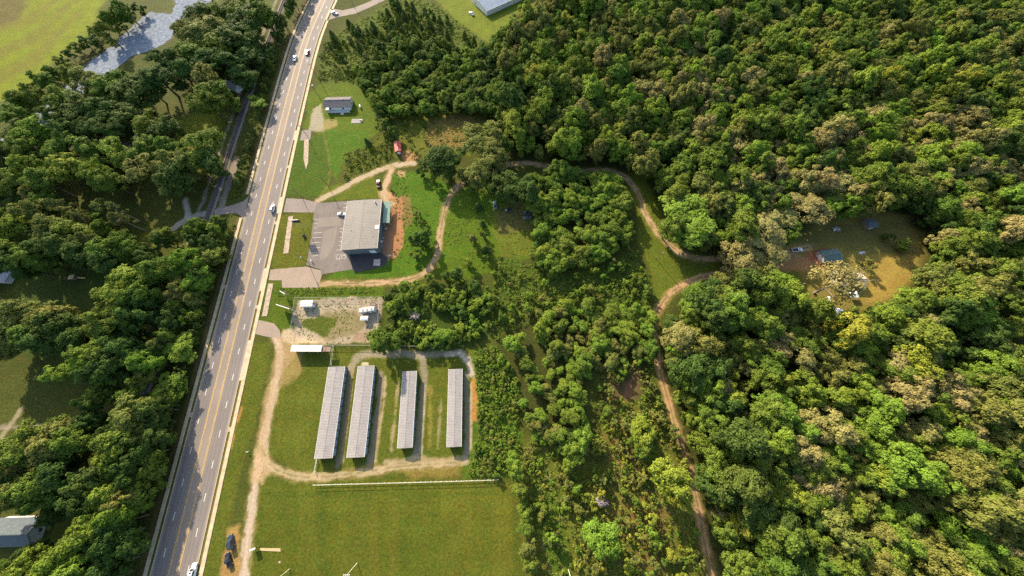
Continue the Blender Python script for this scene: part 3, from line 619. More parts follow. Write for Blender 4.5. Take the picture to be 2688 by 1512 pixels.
WHITE_W = mat('white_siding', (.66, .64, .60), .6, (1.2, .15)); GREY_SH = mat('grey_shingle', (.135, .122, .125), .95, (1.8, .35), (6, .5))
WOOD = mat('weathered_wood', (.24, .19, .145), .9, (2, .35)); DARK = mat('dark_metal', (.03, .03, .033), .5, (2, .3)); STEEL = metal('galvanised_steel', (.42, .42, .42), .4)
TAN_W = mat('tan_siding', (.40, .35, .27), .8, (1.5, .2)); BEIGE_R = mat('beige_shingle', (.42, .36, .275), .95, (1.6, .35), (6, .5)); RUBBER = mat('tyre_rubber', (.025, .025, .025), .9)
RED_R = metal('red_metal_roof', (.46, .085, .06), .5, .2, .7); BLUE_R = metal('blue_grey_metal_roof', (.26, .31, .37), .4, .2, .4); SLATE_R = mat('slate_shingle', (.095, .115, .118), .9, (1.5, .3), (6, .5))
TEAL_R = metal('teal_metal_roof', (.088, .135, .122), .7, .3, .5); BROWN_SH = mat('brown_shingle', (.17, .13, .105), .95, (1.6, .35), (6, .5))

def ribbed(mb, e0, e1, r0, r1, n, h=.03, rw=.09):
    """sheet from eave edge e0-e1 up to ridge edge r0-r1, n ribs running eave to ridge."""
    e0, e1, r0, r1 = map(Vector, (e0, e1, r0, r1)); nm = (e1 - e0).cross(r0 - e0).normalized()
    if nm.z < 0: nm = -nm
    L = (e1 - e0).length; ts = []; base = len(mb.v)
    for i in range(n):
        c = (i + .5) / n; q = rw / L
        ts += [(c - q, 0), (c - q * .5, h), (c + q * .5, h), (c + q, 0)]
    ts = [(0, 0)] + ts + [(1, 0)]
    V = []
    for t, hh in ts: V += [e0.lerp(e1, t) + nm * hh, r0.lerp(r1, t) + nm * hh]
    mb.add(V, [(2 * i, 2 * i + 2, 2 * i + 3, 2 * i + 1) for i in range(len(ts) - 1)])
def gable(name, label, cat, loc, rz, L, W, eave, rise, wall, roof, over=.35, ribs=0, group=None, doors=(), windows=(), trim=None, base_z=0.0, doormat=None):
    """ridge along local x. doors / windows: (side 's','n','e','w', position along the wall, width, sill, height)."""
    t = thing(name, label, cat, loc, rz, group); l, w = L / 2, W / 2; z1 = eave; zr = eave + rise
    MB().add([(-l, -w, 0), (l, -w, 0), (l, w, 0), (-l, w, 0), (-l, -w, z1), (l, -w, z1), (l, w, z1), (-l, w, z1), (-l, 0, zr), (l, 0, zr)],
             [(0, 1, 5, 4), (2, 3, 7, 6), (1, 2, 6, 9, 5), (3, 0, 4, 8, 7)]).build('wall', wall, t)
    m = MB(); s = rise / w; lo = l + over; ez = z1 - s * over + .03; th = .12
    for sg in (-1, 1):
        e0 = (-lo, sg * (w + over), ez); e1 = (lo, sg * (w + over), ez); r0 = (-lo, 0, zr + .03); r1 = (lo, 0, zr + .03)
        if ribs: ribbed(m, e0, e1, r0, r1, ribs)
        else: m.quad(*( (e0, e1, r1, r0) if sg < 0 else (e1, e0, r0, r1)))
        dn = lambda p: (p[0], p[1], p[2] - th)
        m.quad(dn(e0), dn(r0), dn(r1), dn(e1)); m.quad(e0, dn(e0), dn(e1), e1)
        m.quad(e0, r0, dn(r0), dn(e0)); m.quad(e1, dn(e1), dn(r1), r1)
    ro = m.build('roof', roof, t)
    MB().bar((-lo, 0, zr + .06), (lo, 0, zr + .06), .3, .05).build('ridge_cap', roof, ro)
    if trim:
        for sg in (-1, 1): MB().bar((-lo, sg * (w + over + .06), ez - .04), (lo, sg * (w + over + .06), ez - .04), .12, .14).build('gutter', trim, ro)
    def panel(nm, side, pos, wd, z0, hh, m_, out=.03):
        if side in 'sn':
            y = -w - out if side == 's' else w + out
            return MB().box(pos - wd / 2, pos + wd / 2, min(y, y + (out if side == 's' else -out) * 2), max(y, y + (out if side == 's' else -out) * 2), z0, z0 + hh).build(nm, m_, t)
        x = l + out if side == 'e' else -l - out; d = -out * 2 if side == 'e' else out * 2
        return MB().box(min(x, x + d), max(x, x + d), pos - wd / 2, pos + wd / 2, z0, z0 + hh).build(nm, m_, t)
    for d in doors: panel('door', *d, doormat or TRIM)
    for d in windows:
        o = panel('window', *d, TRIM); a = list(d); a[2] -= .16; a[4] -= .16; a[3] += .08
        p = panel('pane', *a, GLASS, .045); p.parent = o
    return t
def rect(P):
    """centre, rotation of the longer side, length, width of a surveyed four-corner outline (long side first)."""
    P = [np.array(p) for p in P]; c = sum(P) / 4; u = (P[1] - P[0]) + (P[2] - P[3]); v = (P[3] - P[0]) + (P[2] - P[1])
    return tuple(c), math.atan2(u[1], u[0]), float(np.hypot(*u)) / 2, float(np.hypot(*v)) / 2

# four rows of storage units, ridge along the row
STORES = [('b1', [(245, 253), (425, 250), (290, 1222), (95, 1224)], 'long grey-roofed storage row standing nearest the gravel drive', 11),
      ('b2', [(557, 243), (735, 240), (630, 1210), (435, 1213)], 'long grey-roofed storage row, second from the gravel drive', 11),
      ('b3', [(1030, 300), (1185, 297), (1135, 1110), (972, 1115)], 'shorter pale-roofed storage row, third from the gravel drive', 9),
      ('b4', [(1517, 278), (1667, 275), (1657, 1097), (1493, 1103)], 'shorter pale-roofed storage row standing apart beside the thicket', 9)]
STORE = []
for nm, cs, lb, nd in STORES:
    P = PL(S1, cs, 3.1); c, rz, Ls, Ws = rect([P[3], P[0], P[1], P[2]])
    dl = [('s', -Ls / 2 + .5 + (i + .5) * (Ls - 1) / nd - .2, (Ls - 1) / nd - .65, .02, 2.35) for i in range(nd)]
    # local x points up the row; the door side ('s' = local -y) faces away from the highway
    t = gable('storage_building', lb, 'storage building', c, rz, Ls - .5, Ws - .9, 2.85, .28, WALL_BLUE, ROOF_ST, .28, int(Ls / .62), 'rows of storage units', doors=dl, trim=TRIM, doormat=DOOR_BLUE)
    STORE.append((c, rz, Ls, Ws))
# metal building with lean-to
P = PL(G1, [(715, 160), (1300, 155), (1215, 985), (610, 995)], 6.0); c, rz, Ls, Ws = rect([P[3], P[0], P[1], P[2]])
GYM = gable('metal_building', 'big tan-roofed metal building beside the parking lot', 'building', c, rz, Ls - .4, Ws - .4, 5.75, .35, WALL_DARK, ROOF_GYM, .2, int(Ls / .95), trim=TRIM,
            doors=[('n', -6, 1.6, .02, 2.2), ('n', 2, 2.4, .02, 2.3), ('w', -5.5, 3.2, .02, 3.2), ('s', 4, 1.1, .02, 2.1), ('s', -9, 1.1, .02, 2.1)], windows=[('w', 2.5, 1.6, 1.2, 1.2), ('n', 8, 2.0, 1.0, 1.4), ('n', -11, 2.0, 1.0, 1.4)])
gl = lambda x, y: (Matrix.Rotation(-rz, 3, 'Z') @ Vector((x - c[0], y - c[1], 0)))
def roof_z(ly): return 5.75 + .35 * (1 - abs(ly) / (Ws / 2 - .2)) + .06
for (px, py), (w_, d_, h_), m_, nm in (((1190, 195), (.7, .7, 1.0), STEEL, 'roof_vent'), ((1140, 775), (.3, .3, .4), STEEL, 'roof_vent'), ((775, 665), (.3, .3, .4), STEEL, 'roof_vent')):
    q = gl(*G1(px, py, 6.2)); MB().tube([(q.x, q.y, roof_z(q.y) - .1), (q.x, q.y, roof_z(q.y) + h_)], w_ / 2, 8).build(nm, m_, GYM)
q = gl(*G1(1222, 615, 6.0)); MB().box(q.x - 1.1, q.x + 1.1, q.y - 1.1, q.y + 1.1, roof_z(q.y) - .1, roof_z(q.y) + .12).build('skylight', mat('skylight', (.75, .74, .70), .4), GYM)
P = PL(G1, [(1340, 185), (1450, 185), (1425, 545), (1320, 548)], 3.4); c2, rz2, L2, W2 = rect([P[3], P[0], P[1], P[2]])
t = thing('lean_to', 'green-roofed open shelter against the metal building', 'shelter', c2, rz2); m = MB(); l, w = L2 / 2, W2 / 2
ribbed(m, (-l, -w, 3.0), (l, -w, 3.0), (-l, w, 3.7), (l, w, 3.7), 14); m.quad((-l, -w, 2.9), (-l, w, 3.6), (l, w, 3.6), (l, -w, 2.9)); m.build('roof', GREEN_ROOF, t)
for i in range(5):
    for sg in (-1, 1): MB().bar((-l + .3 + i * (L2 - .6) / 4, sg * (w - .15), 0), (-l + .3 + i * (L2 - .6) / 4, sg * (w - .15), 3.05 if sg < 0 else 3.5), .15).build('post', STEEL, t)
# house with porch
P = PL(C1, [(415, 492), (840, 425), (855, 570), (430, 600)], 3.1)
hc = (-115.3, 178.6); hz = .035
HO = gable('house', 'grey-shingled house with a white porch beside the highway', 'house', hc, hz, 16.2, 8.6, 2.75, 1.5, WHITE_W, GREY_SH, .45, doors=[('s', -1.2, 1.0, .3, 2.0)], windows=[('s', -5, 1.5, .9, 1.2), ('s', 3.4, 1.5, .9, 1.2), ('e', 0, 1.3, .9, 1.2), ('n', -4, 1.3, .9, 1.2), ('n', 4, 1.3, .9, 1.2), ('w', 1.5, 1.3, .9, 1.2)])
DECK = mat('painted_deck', (.50, .50, .48), .8, (1.5, .25))
MB().box(-7.2, 7.4, -6.6, -4.36, .25, .4).build('deck', DECK, HO)
for i in range(8): MB().bar((-7.1 + i * 2.06, -6.5, 0), (-7.1 + i * 2.06, -6.5, 1.4), .1).build('porch_post', TRIM, HO)
for z in (.75, 1.35): MB().bar((-7.1, -6.5, z), (7.3, -6.5, z), .06).build('porch_rail', TRIM, HO)
MB().box(-7.4, -5.2, -6.6, -4.6, 2.5, 2.62).build('porch_roof', TRIM, HO)
MB().box(1.6, 3.6, -8.2, -6.62, .1, .3).build('step', DECK, HO)
for x in (-5.2, 3.8): MB().tube([(x, .5, 4.0), (x, .5, 4.8)], .18, 8).build('chimney_pipe', STEEL, HO)
# red shed
P = PL(C1, [(1535, 1150), (1630, 1150), (1650, 1300), (1545, 1312)], 2.8); c, rz_, Ls, Ws = rect([P[3], P[0], P[1], P[2]])
gable('shed', 'small red-roofed shed at the end of the gravel drive', 'shed', c, rz_, Ls - .3, Ws - .2, 2.5, .7, mat('red_siding', (.30, .07, .05), .7, (2, .2)), RED_R, .2, 10, doors=[('w', 0, 1.8, .02, 2.0)], windows=[('e', 0, .8, 1.2, .7)])
# top barn
u = np.array([.812, .583]); v = np.array([-.583, .812]); q = np.array([-19.6, 272.0]); cc = q + u * 24 + v * 11
gable('barn', 'large blue-grey metal barn at the top of the mown lawn', 'barn', tuple(cc), math.atan2(u[1], u[0]), 47, 21.4, 3.4, 2.0, WHITE_W, BLUE_R, .35, 50, trim=TRIM, doors=[('s', -12, 4, .02, 2.9), ('s', 0, 4, .02, 2.9), ('w', -4, 4, .02, 2.9)], windows=[('s', 12, 1.6, 1.0, 1.2), ('w', 5, 1.4, 1.0, 1.2)])
# white yard building and long white-roofed building
gable('yard_office', 'small white portable office standing in the fenced gravel yard', 'office', (-104.4, 40.2), .05, 6.0, 3.0, 2.5, .25, WHITE_W, mat('white_roof', (.70, .66, .58), .6, (1.5, .12)), .12, 12, doors=[('s', 1.2, .9, .02, 2.0)], windows=[('s', -1.4, 1.1, 1.0, .9), ('e', 0, 1.0, 1.0, .9)])
t = gable('long_building', 'long narrow white-roofed building by the gravel drive', 'building', (-98.5, 17.6), -.004, 14.4, 2.6, 3.55, .15, WHITE_W, mat('white_roof', (.7, .66, .58)), .12, 24, trim=TRIM, doors=[('s', -4.5, 1.0, .02, 2.1), ('s', 2.5, 2.6, .02, 2.6)], windows=[('s', -1.4, 1.3, 1.0, 1.1), ('e', 0, .9, 1.2, .9), ('w', 0, 1.0, 1.2, 1.0)])
t = thing('open_shed', 'brown timber lean-to at the end of the white-roofed building', 'shed', (-89.2, 17.2), 0)
MB().box(-2.1, 2.1, -1.15, 1.15, 3.05, 3.2).build('roof', WOOD, t)
MB().box(-1.1, -.1, -1.0, 1.0, 3.2, 3.32).build('roof_patch', mat('rusty_sheet', (.30, .15, .075), .8, (2, .4)), t)
for sx in (-2, 2):
    for sy in (-1.05, 1.05): MB().bar((sx, sy, 0), (sx, sy, 3.08), .16).build('post', WOOD, t)
# homestead buildings
P = PL(H1, [(680, 520), (880, 490), (915, 560), (760, 690)], 3.0)
gable('homestead_garage', 'teal metal-roofed garage beside the parked white pickup', 'garage', (171.6, 67.0), .12, 9.8, 6.4, 2.6, .9, TAN_W, TEAL_R, .25, 18, doors=[('w', 0, 3.0, .02, 2.2), ('s', 1, 1.0, .02, 2.0)], windows=[('s', -3, 1.1, 1.0, 1.0)])
gable('homestead_house', 'beige-roofed house half hidden under the large bare-limbed tree', 'house', (176.0, 53.4), -.06, 14.5, 7.4, 2.7, 1.4, TAN_W, BEIGE_R, .4, doors=[('s', 1, 1.0, .02, 2.0)], windows=[('s', -3.5, 1.4, .9, 1.1), ('s', 4.5, 1.4, .9, 1.1), ('e', 0, 1.3, .9, 1.1)])
gable('homestead_shed', 'slate-coloured shed in the shade at the edge of the clearing', 'shed', (201.8, 87.0), .02, 5.2, 5.0, 2.3, .7, WOOD, SLATE_R, .2, doors=[('s', 0, 1.6, .02, 2.0)])
for (x, y), L_, W_, rz_, lb in (((175.9, 45.2), 4.4, 3.4, -.04, 'white sheet-metal carport just below the homestead house'), ((164.6, 36.0), 4.8, 3.6, -.1, 'white sheet-metal carport at the edge of the wood')):
    t = thing('carport', lb, 'carport', (x, y), rz_, 'white carports at the homestead'); m = MB()
    for sg in (-1, 1):
        ribbed(m, (-L_ / 2, sg * W_ / 2, 2.1), (L_ / 2, sg * W_ / 2, 2.1), (-L_ / 2, 0, 2.55), (L_ / 2, 0, 2.55), 8, .04)
    m.build('roof', mat('white_sheet', (.74, .75, .76), .45, (1.5, .1)), t)
    for sx in (-1, 1):
        for sy in (-1, 1): MB().bar((sx * (L_ / 2 - .2), sy * (W_ / 2 - .12), 0), (sx * (L_ / 2 - .2), sy * (W_ / 2 - .12), 2.12), .09).build('post', STEEL, t)
# west side houses glimpsed between the trees
gable('house', 'slate-roofed house in the lower corner west of the railway', 'house', (-199.5, -55.0), .02, 17, 9.0, 2.8, 2.2, WHITE_W, SLATE_R, .4, windows=[('e', 0, 1.4, .9, 1.1), ('n', 3, 1.4, .9, 1.1)], doors=[('n', -1, 1.0, .02, 2.0)])
gable('house', 'pale grey gabled house at the edge beyond the shaded lawn', 'house', (-268.5, 56.5), R(88), 9, 8.0, 2.8, 2.0, WHITE_W, mat('pale_shingle', (.36, .35, .37), .9, (1.5, .3)), .4, windows=[('s', 0, 1.4, .9, 1.1), ('e', 0, 1.4, .9, 1.1)])
gable('mobile_home', 'white mobile home under the trees by the upper lawn', 'mobile home', (-236, 151.5), -.05, 11, 4.4, 2.6, .5, WHITE_W, mat('white_roof', (.7, .66, .58)), .15, 14, windows=[('s', -3, 1.1, 1.0, .9), ('s', 2, 1.1, 1.0, .9)], doors=[('s', 0, .9, .3, 1.9)])
gable('camper', 'white box trailer parked beside the round tree on the upper lawn', 'trailer', (-219.0, 158.6), -.02, 6.6, 2.6, 2.5, .12, WHITE_W, mat('white_roof', (.7, .66, .58)), .04, 0, windows=[('s', 1, .9, 1.2, .6)], doors=[('s', -1.2, .7, .3, 1.9)])
gable('house', 'brown-roofed house hidden below the white mobile home', 'house', (-244.5, 141.2), .03, 16, 7.0, 2.7, 1.5, TAN_W, BROWN_SH, .4, windows=[('n', -3, 1.3, .9, 1.1), ('n', 3, 1.3, .9, 1.1)])
gable('house', 'small pale house beside the railway under a round tree', 'house', (-189.6, 194.6), -.5, 9, 6.0, 2.7, 1.6, WHITE_W, mat('grey_shingle_light', (.30, .30, .31), .95, (1.6, .3)), .35, windows=[('s', -2, 1.2, .9, 1.0), ('s', 2, 1.2, .9, 1.0)], doors=[('s', 0, .9, .02, 2.0)])
gable('garden_shed', 'tan timber shed on the sunlit lawn beside the railway', 'shed', (-191.4, 154.9), 1.2, 4.6, 2.4, 1.9, .5, mat('tan_boards', (.40, .26, .13), .85, (3, .3)), mat('tan_roof', (.52, .36, .20), .8, (2, .25)), .15, 8, doors=[('w', 0, 1.0, .02, 1.7)])
# playset
t = thing('playset', 'timber swing and play tower on the shaded lawn', 'playset', (-230.5, 54.5), .1)
for sx in (-1, 1):
    for sy in (-1, 1): MB().bar((sx * 1.0, sy * 1.0, 0), (sx * 1.0, sy * 1.0, 3.0), .14).build('post', WOOD, t)
MB().box(-1.1, 1.1, -1.1, 1.1, 1.4, 1.5).build('platform', WOOD, t)
MB().add([(-1.3, -1.3, 2.9), (1.3, -1.3, 2.9), (1.3, 1.3, 2.9), (-1.3, 1.3, 2.9), (0, 0, 3.8)], [(0, 1, 4), (1, 2, 4), (2, 3, 4), (3, 0, 4)]).build('canopy', mat('playset_canvas', (.55, .42, .20), .8, (2, .2)), t)
MB().quad((1.1, -.4, 1.45), (3.4, -.4, .2), (3.4, .4, .2), (1.1, .4, 1.45)).build('slide', mat('yellow_plastic', (.62, .45, .08), .4), t)
MB().bar((-1, 0, 2.8), (-4.2, 0, 2.8), .12).build('beam', WOOD, t)
for sy in (-1, 1): MB().bar((-4.2, 0, 2.8), (-4.6, sy * 1.2, 0), .1).build('leg', WOOD, t)
for x in (-2.2, -3.3): MB().box(x - .25, x + .25, -.1, .1, .5, .55).build('swing_seat', DARK, t)

# ------------------------------------------------------------------ small structures
t = thing('travel_trailer', 'grey-white travel trailer parked in the fenced gravel yard', 'travel trailer', (-73.1, 36.9), .15)
bd = MB(); ring = lambda x, w, z0, z1: [(x, -w, z0), (x, w, z0), (x, w, z1 - .3), (x, w - .3, z1), (x, -w + .3, z1), (x, -w, z1 - .3)]
bd.loft([ring(-4.0, 1.15, .7, 2.6), ring(-3.7, 1.25, .5, 2.95), ring(3.6, 1.25, .5, 2.95), ring(4.0, 1.2, .7, 2.5)]).build('body', mat('trailer_skin', (.52, .50, .47), .4, (1.2, .25)), t)
for x in (-2, .2, 2.3): MB().box(x - .35, x + .35, -.35, .35, 2.95, 3.15).build('roof_unit', mat('trailer_unit', (.36, .30, .27), .7), t)
for x in (-2.6, 0, 2.4): MB().box(x - .5, x + .5, -1.28, -1.24, 1.5, 2.2).build('window', GLASS, t)
MB().box(.9, 1.6, -1.29, -1.24, .6, 2.3).build('door', TRIM, t)
for x in (-.5, .5):
    for sy in (-1, 1): MB().tube([(x, sy * 1.05, .35), (x, sy * 1.27, .35)], .35, 12).build('wheel', RUBBER, t)
MB().bar((4.0, 0, .5), (5.2, 0, .5), .12).build('hitch', DARK, t)
t = thing('canopy_shelter', 'small white canopy standing beside the travel trailer', 'canopy', (-74.0, 32.6), .02)
MB().add([(-1.9, -1.1, 2.1), (1.9, -1.1, 2.1), (1.9, 1.1, 2.1), (-1.9, 1.1, 2.1), (-1.2, 0, 2.5), (1.2, 0, 2.5)], [(0, 1, 5, 4), (1, 2, 5), (2, 3, 4, 5), (3, 0, 4)]).build('roof', mat('canvas_white', (.78, .76, .72), .7, (3, .08)), t)
for sx in (-1.8, 1.8):
    for sy in (-1, 1): MB().bar((sx, sy, 0), (sx, sy, 2.1), .07).build('post', STEEL, t)
MB().box(-1.85, 1.85, .98, 1.06, .02, 2.05).build('side_wall', mat('canvas_white', (.7, .7, .7)), t)
t = thing('utility_trailer', 'small open utility trailer behind the travel trailer', 'trailer', (-71.6, 40.3), .02)
MB().box(-1.45, 1.45, -.75, .75, .5, .6).build('bed', WOOD, t)
for a, b in (((-1.45, -.75), (1.45, -.75)), ((1.45, -.75), (1.45, .75)), ((1.45, .75), (-1.45, .75)), ((-1.45, .75), (-1.45, -.75))): MB().bar((*a, .9), (*b, .9), .08).build('side_rail', DARK, t)
for sx in (-1.4, 1.4):
    for sy in (-.72, .72): MB().bar((sx, sy, .55), (sx, sy, .92), .07).build('post', DARK, t)
for sy in (-.9, .9): MB().tube([(0, sy - .1, .3), (0, sy + .1, .3)], .3, 12).build('wheel', RUBBER, t)
MB().bar((1.45, 0, .5), (2.6, 0, .45), .1).build('hitch', DARK, t)
def tank(loc, rz, lb, L_=2.6):
    t = thing('propane_tank', lb, 'propane tank', loc, rz, 'propane tanks'); n = 6
    pts = [(-L_ / 2 + .02, 0, .85), (-L_ / 2 + .12, 0, .85), (-L_ / 2 + .4, 0, .85), (L_ / 2 - .4, 0, .85), (L_ / 2 - .12, 0, .85), (L_ / 2 - .02, 0, .85)]
    MB().tube(pts, [.1, .35, .5, .5, .35, .1], 14).build('shell', mat('tank_white', (.78, .76, .72), .4), t, smooth_=True)
    for x in (-.7, .7): MB().box(x - .12, x + .12, -.4, .4, 0, .5).build('saddle', CONC_OLD, t)
    MB().tube([(0, 0, 1.3), (0, 0, 1.5)], .2, 10).build('valve_cap', STEEL, t)
tank((-101.3, 177.1), R(110), 'white propane tank on the lawn beside the grey-roofed house'); tank((164.0, 43.0), R(92), 'white propane tank between the two carports', 3.0)
o = MB().box(-3.5, 3.5, -1.8, 1.8, 0, .12).build('concrete_pad', mat('pad_grey', (.30, .27, .25), .9, (1, .3)), None, (-101.8, 165.1, 0)); tag(o, 'grey concrete pad on the lawn below the grey-roofed house', 'concrete pad')
t = thing('flatbed_trailer', 'white-framed trailer tongue and tank on the grey concrete pad', 'trailer', (-99.2, 165.3, .12), .1)
MB().tube([(-.5, -.3, .5), (.5, -.3, .5)], .3, 10).build('tank', DARK, t); MB().bar((-.9, .4, .3), (1.0, .4, .3), .15).build('beam', TRIM, t); MB().bar((1.0, -.9, .3), (1.0, .9, .3), .15).build('beam', TRIM, t)
o = sheet('slab', PL(G1, [(1165, 1165), (1280, 1160), (1275, 1275), (1160, 1270)]), .10, mat('pink_slab', (.47, .37, .32), .9, (.9, .35))); del o['kind']; o.name = 'concrete_pad'; tag(o, 'square pinkish concrete pad in the shade below the metal building', 'concrete pad')
AC = mat('unit_grey', (.42, .42, .40), .6, (3, .2))
for (px, py), s, lb in (((1370, 640), (.9, 1.4, 1.1), 'tall pale condenser beside the green-roofed shelter'), ((1310, 800), (.9, .9, .9), 'grey condenser at the middle of the shaded side wall'), ((1312, 845), (.8, .8, .7), 'lower grey condenser at the middle of the shaded side wall'), ((1292, 935), (.6, .8, .8), 'small grey condenser near the lower corner of the metal building')):
    x, y = G1(px, py, .5); t = thing('condenser_unit', lb, 'air conditioner', (x, y), 0, 'condensers beside the metal building')
    MB().box(-s[0] / 2, s[0] / 2, -s[1] / 2, s[1] / 2, .08, s[2]).build('casing', AC, t); MB().tube([(0, 0, s[2]), (0, 0, s[2] + .06)], min(s[:2]) * .4, 12).build('fan_grille', DARK, t); MB().box(-s[0] / 2 - .1, s[0] / 2 + .1, -s[1] / 2 - .1, s[1] / 2 + .1, 0, .08).build('plinth', CONC_OLD, t)
x, y = G1(1440, 1110); t = thing('dumpster_screen', 'small white post-and-rail frame at the foot of the soil bank', 'frame', (x, y), .2)
for dx in (-.9, .9): MB().bar((dx, 0, 0), (dx, 0, 1.3), .12).build('post', TRIM, t)
for z in (.6, 1.2): MB().bar((-.9, 0, z), (.9, 0, z), .1).build('rail', TRIM, t)

def solve_h(top, base_, f):
    b = np.array(base_); return min(np.linspace(4, 14, 101), key=lambda h: np.hypot(*(np.array(f(*top, h)) - b)))
POLE = mat('pole_wood', (.12, .095, .075), .95, (4, .3))
def pole(x, y, h, lb, arm=True, rz=0.0, trans=False):
    t = thing('utility_pole', lb, 'utility pole', (x, y), rz, 'wooden utility poles')
    MB().tube([(0, 0, 0), (0, 0, h)], [.17, .11], 8).build('shaft', POLE, t)
    if arm:
        MB().bar((-1.1, 0, h - .5), (1.1, 0, h - .5), .1, .12).build('crossarm', POLE, t)
        for dx in (-1.0, -.4, 1.0): MB().tube([(dx, 0, h - .44), (dx, 0, h - .2)], [.06, .04], 6).build('insulator', STEEL, t)
    if trans: MB().tube([(.4, 0, h - 2.0), (.4, 0, h - 1.1)], .26, 10).build('transformer', STEEL, t)
for (f, top, bs, lb, tr) in ((T1, (325, 1060), (495, 1340), 'wooden utility pole beside the highway above the grey-roofed house', False), (C1, (205, 200), (370, 480), 'wooden utility pole at the near corner of the grey-roofed house', True),
                             (C1, (30, 890), (160, 1065), 'wooden utility pole by the short asphalt drive', False), (K4, (350, 470), (396, 532), 'wooden utility pole at the lower end of the parking lot', True)):
    b = f(*bs); pole(*b, float(np.clip(solve_h(top, b, f), 8.0, 10.5)), lb, rz=.1, trans=tr)
pole(*ground(795, 521), 8.5, 'wooden utility pole at the mouth of the entrance drive', trans=False)
pole(*ground(863, 489), 8.5, 'wooden utility pole on the grass above the parking lot')
pole(*R3(1085, 505), 9.0, 'wooden utility pole alone on the grass triangle between the tracks', trans=True)
pole(*ground(930, 20), 9.0, 'wooden utility pole by the narrow street at the top')
# roadside signs
def billboard(name, x, y, rz, w, h, zc, lb, m_, posts=2, back=None):
    t = thing(name, lb, 'sign', (x, y), rz)
    MB().box(-w / 2, w / 2, -.1, .1, zc - h / 2, zc + h / 2).build('panel', m_, t)
    MB().box(-w / 2 - .06, w / 2 + .06, -.16, .16, zc + h / 2, zc + h / 2 + .1).build('top_trim', TRIM, t)
    for i in range(posts):
        dx = 0 if posts == 1 else -w * .38 + i * w * .76 / (posts - 1)
        MB().bar((dx, .2, 0), (dx, .2, zc + h / 2 - .1), .16).build('post', back or STEEL, t)
        if back: MB().bar((dx, 1.5, 0), (dx, .28, zc), .12).build('brace', back, t)
sx, sy = K4(435, 435); billboard('tall_sign', sx - 8.1, sy + 13.6, .08, 4.0, 2.6, 7.0, 'tall dark sign panel on two posts beside the parking lot', DARK)
bx, by = Y1(440, 562, 4.6); billboard('billboard', bx, by, R(-18), 7.4, 3.2, 3.0, 'long white billboard seen from above beside the gravel yard', mat('billboard_face', (.62, .60, .55), .7, (1, .15)), 3, WOOD)
bx, by = Y1(433, 362, 3.6); billboard('billboard', bx, by, R(-28), 3.2, 2.0, 2.6, 'small braced billboard near the highway verge', mat('billboard_face', (.62, .60, .55)), 2, WOOD)
x, y = K4(360, 330, .6); t = thing('sign_cabinet', 'low black sign cabinet on the grass beside the parking lot', 'sign', (x, y), .6)
MB().box(-.8, .8, -.25, .25, .3, 1.4).build('cabinet', DARK, t); MB().box(-.9, .9, -.35, .35, 0, .3).build('plinth', CONC_OLD, t)
x, y = K4(420, 518, .5); t = thing('meter_box', 'small pale meter box on a post at the lot edge', 'meter box', (x, y), .1)
MB().box(-.3, .3, -.2, .2, .6, 1.3).build('box', TRIM, t); MB().bar((0, .1, 0), (0, .1, .7), .12).build('post', WOOD, t)
x, y = V1(1260, 600); t = thing('utility_box', 'dark board on posts beside the gravel drive at the ball field', 'notice board', (x, y), R(20))
MB().box(-.95, .95, -.12, .12, .8, 2.1).build('panel', DARK, t); MB().box(-1.05, 1.05, -.3, .3, 2.1, 2.2).build('cap', TRIM, t)
for dx in (-.8, .8): MB().bar((dx, 0, 0), (dx, 0, 2.1), .12).build('post', WOOD, t)
P = PL(V1, [(1345, 645), (1940, 650), (1940, 742), (1335, 715)]); o = MB().add([(a, b, 0) for a, b in P] + [(a, b, .09) for a, b in P], [(4, 5, 6, 7), (0, 1, 5, 4), (1, 2, 6, 5), (2, 3, 7, 6), (3, 0, 4, 7)]).build('concrete_strip', mat('tan_concrete', (.46, .35, .18), .9, (1, .25)))
tag(o, 'tan concrete strip on the grass beside the notice board', 'concrete strip')
o = MB().box(-.35, .35, -.35, .35, 0, .06).build('valve_cover', CONC_OLD, None, (*V1(1910, 1050), 0), .2); tag(o, 'little square concrete cover in the ball field grass', 'cover')
# light poles of the ball field
for (px, py), (f), lb in (((2190, 1250), V1, 'slender pale light pole at the lower edge of the field near the gravel drive'), ((765, 1350), K6, 'slender pale light pole at the lower edge of the field, between the other two'), ((425, 1400), R5, 'slender pale light pole beside the thicket at the lower edge')):
    b = f(px, py); t = thing('field_light_pole', lb, 'light pole', b, 0, 'field light poles')
    MB().tube([(0, 0, 0), (0, 0, 8.0)], [.13, .09], 8).build('shaft', mat('pale_pole', (.62, .56, .40), .6), t); MB().bar((-1.2, 0, 7.8), (1.2, 0, 7.8), .12).build('crossbar', mat('pale_pole', (.62, .56, .40)), t)
    for dx in (-1.0, -.35, .35, 1.0): MB().box(dx - .2, dx + .2, -.1, .25, 7.85, 8.15).build('lamp', STEEL, t)

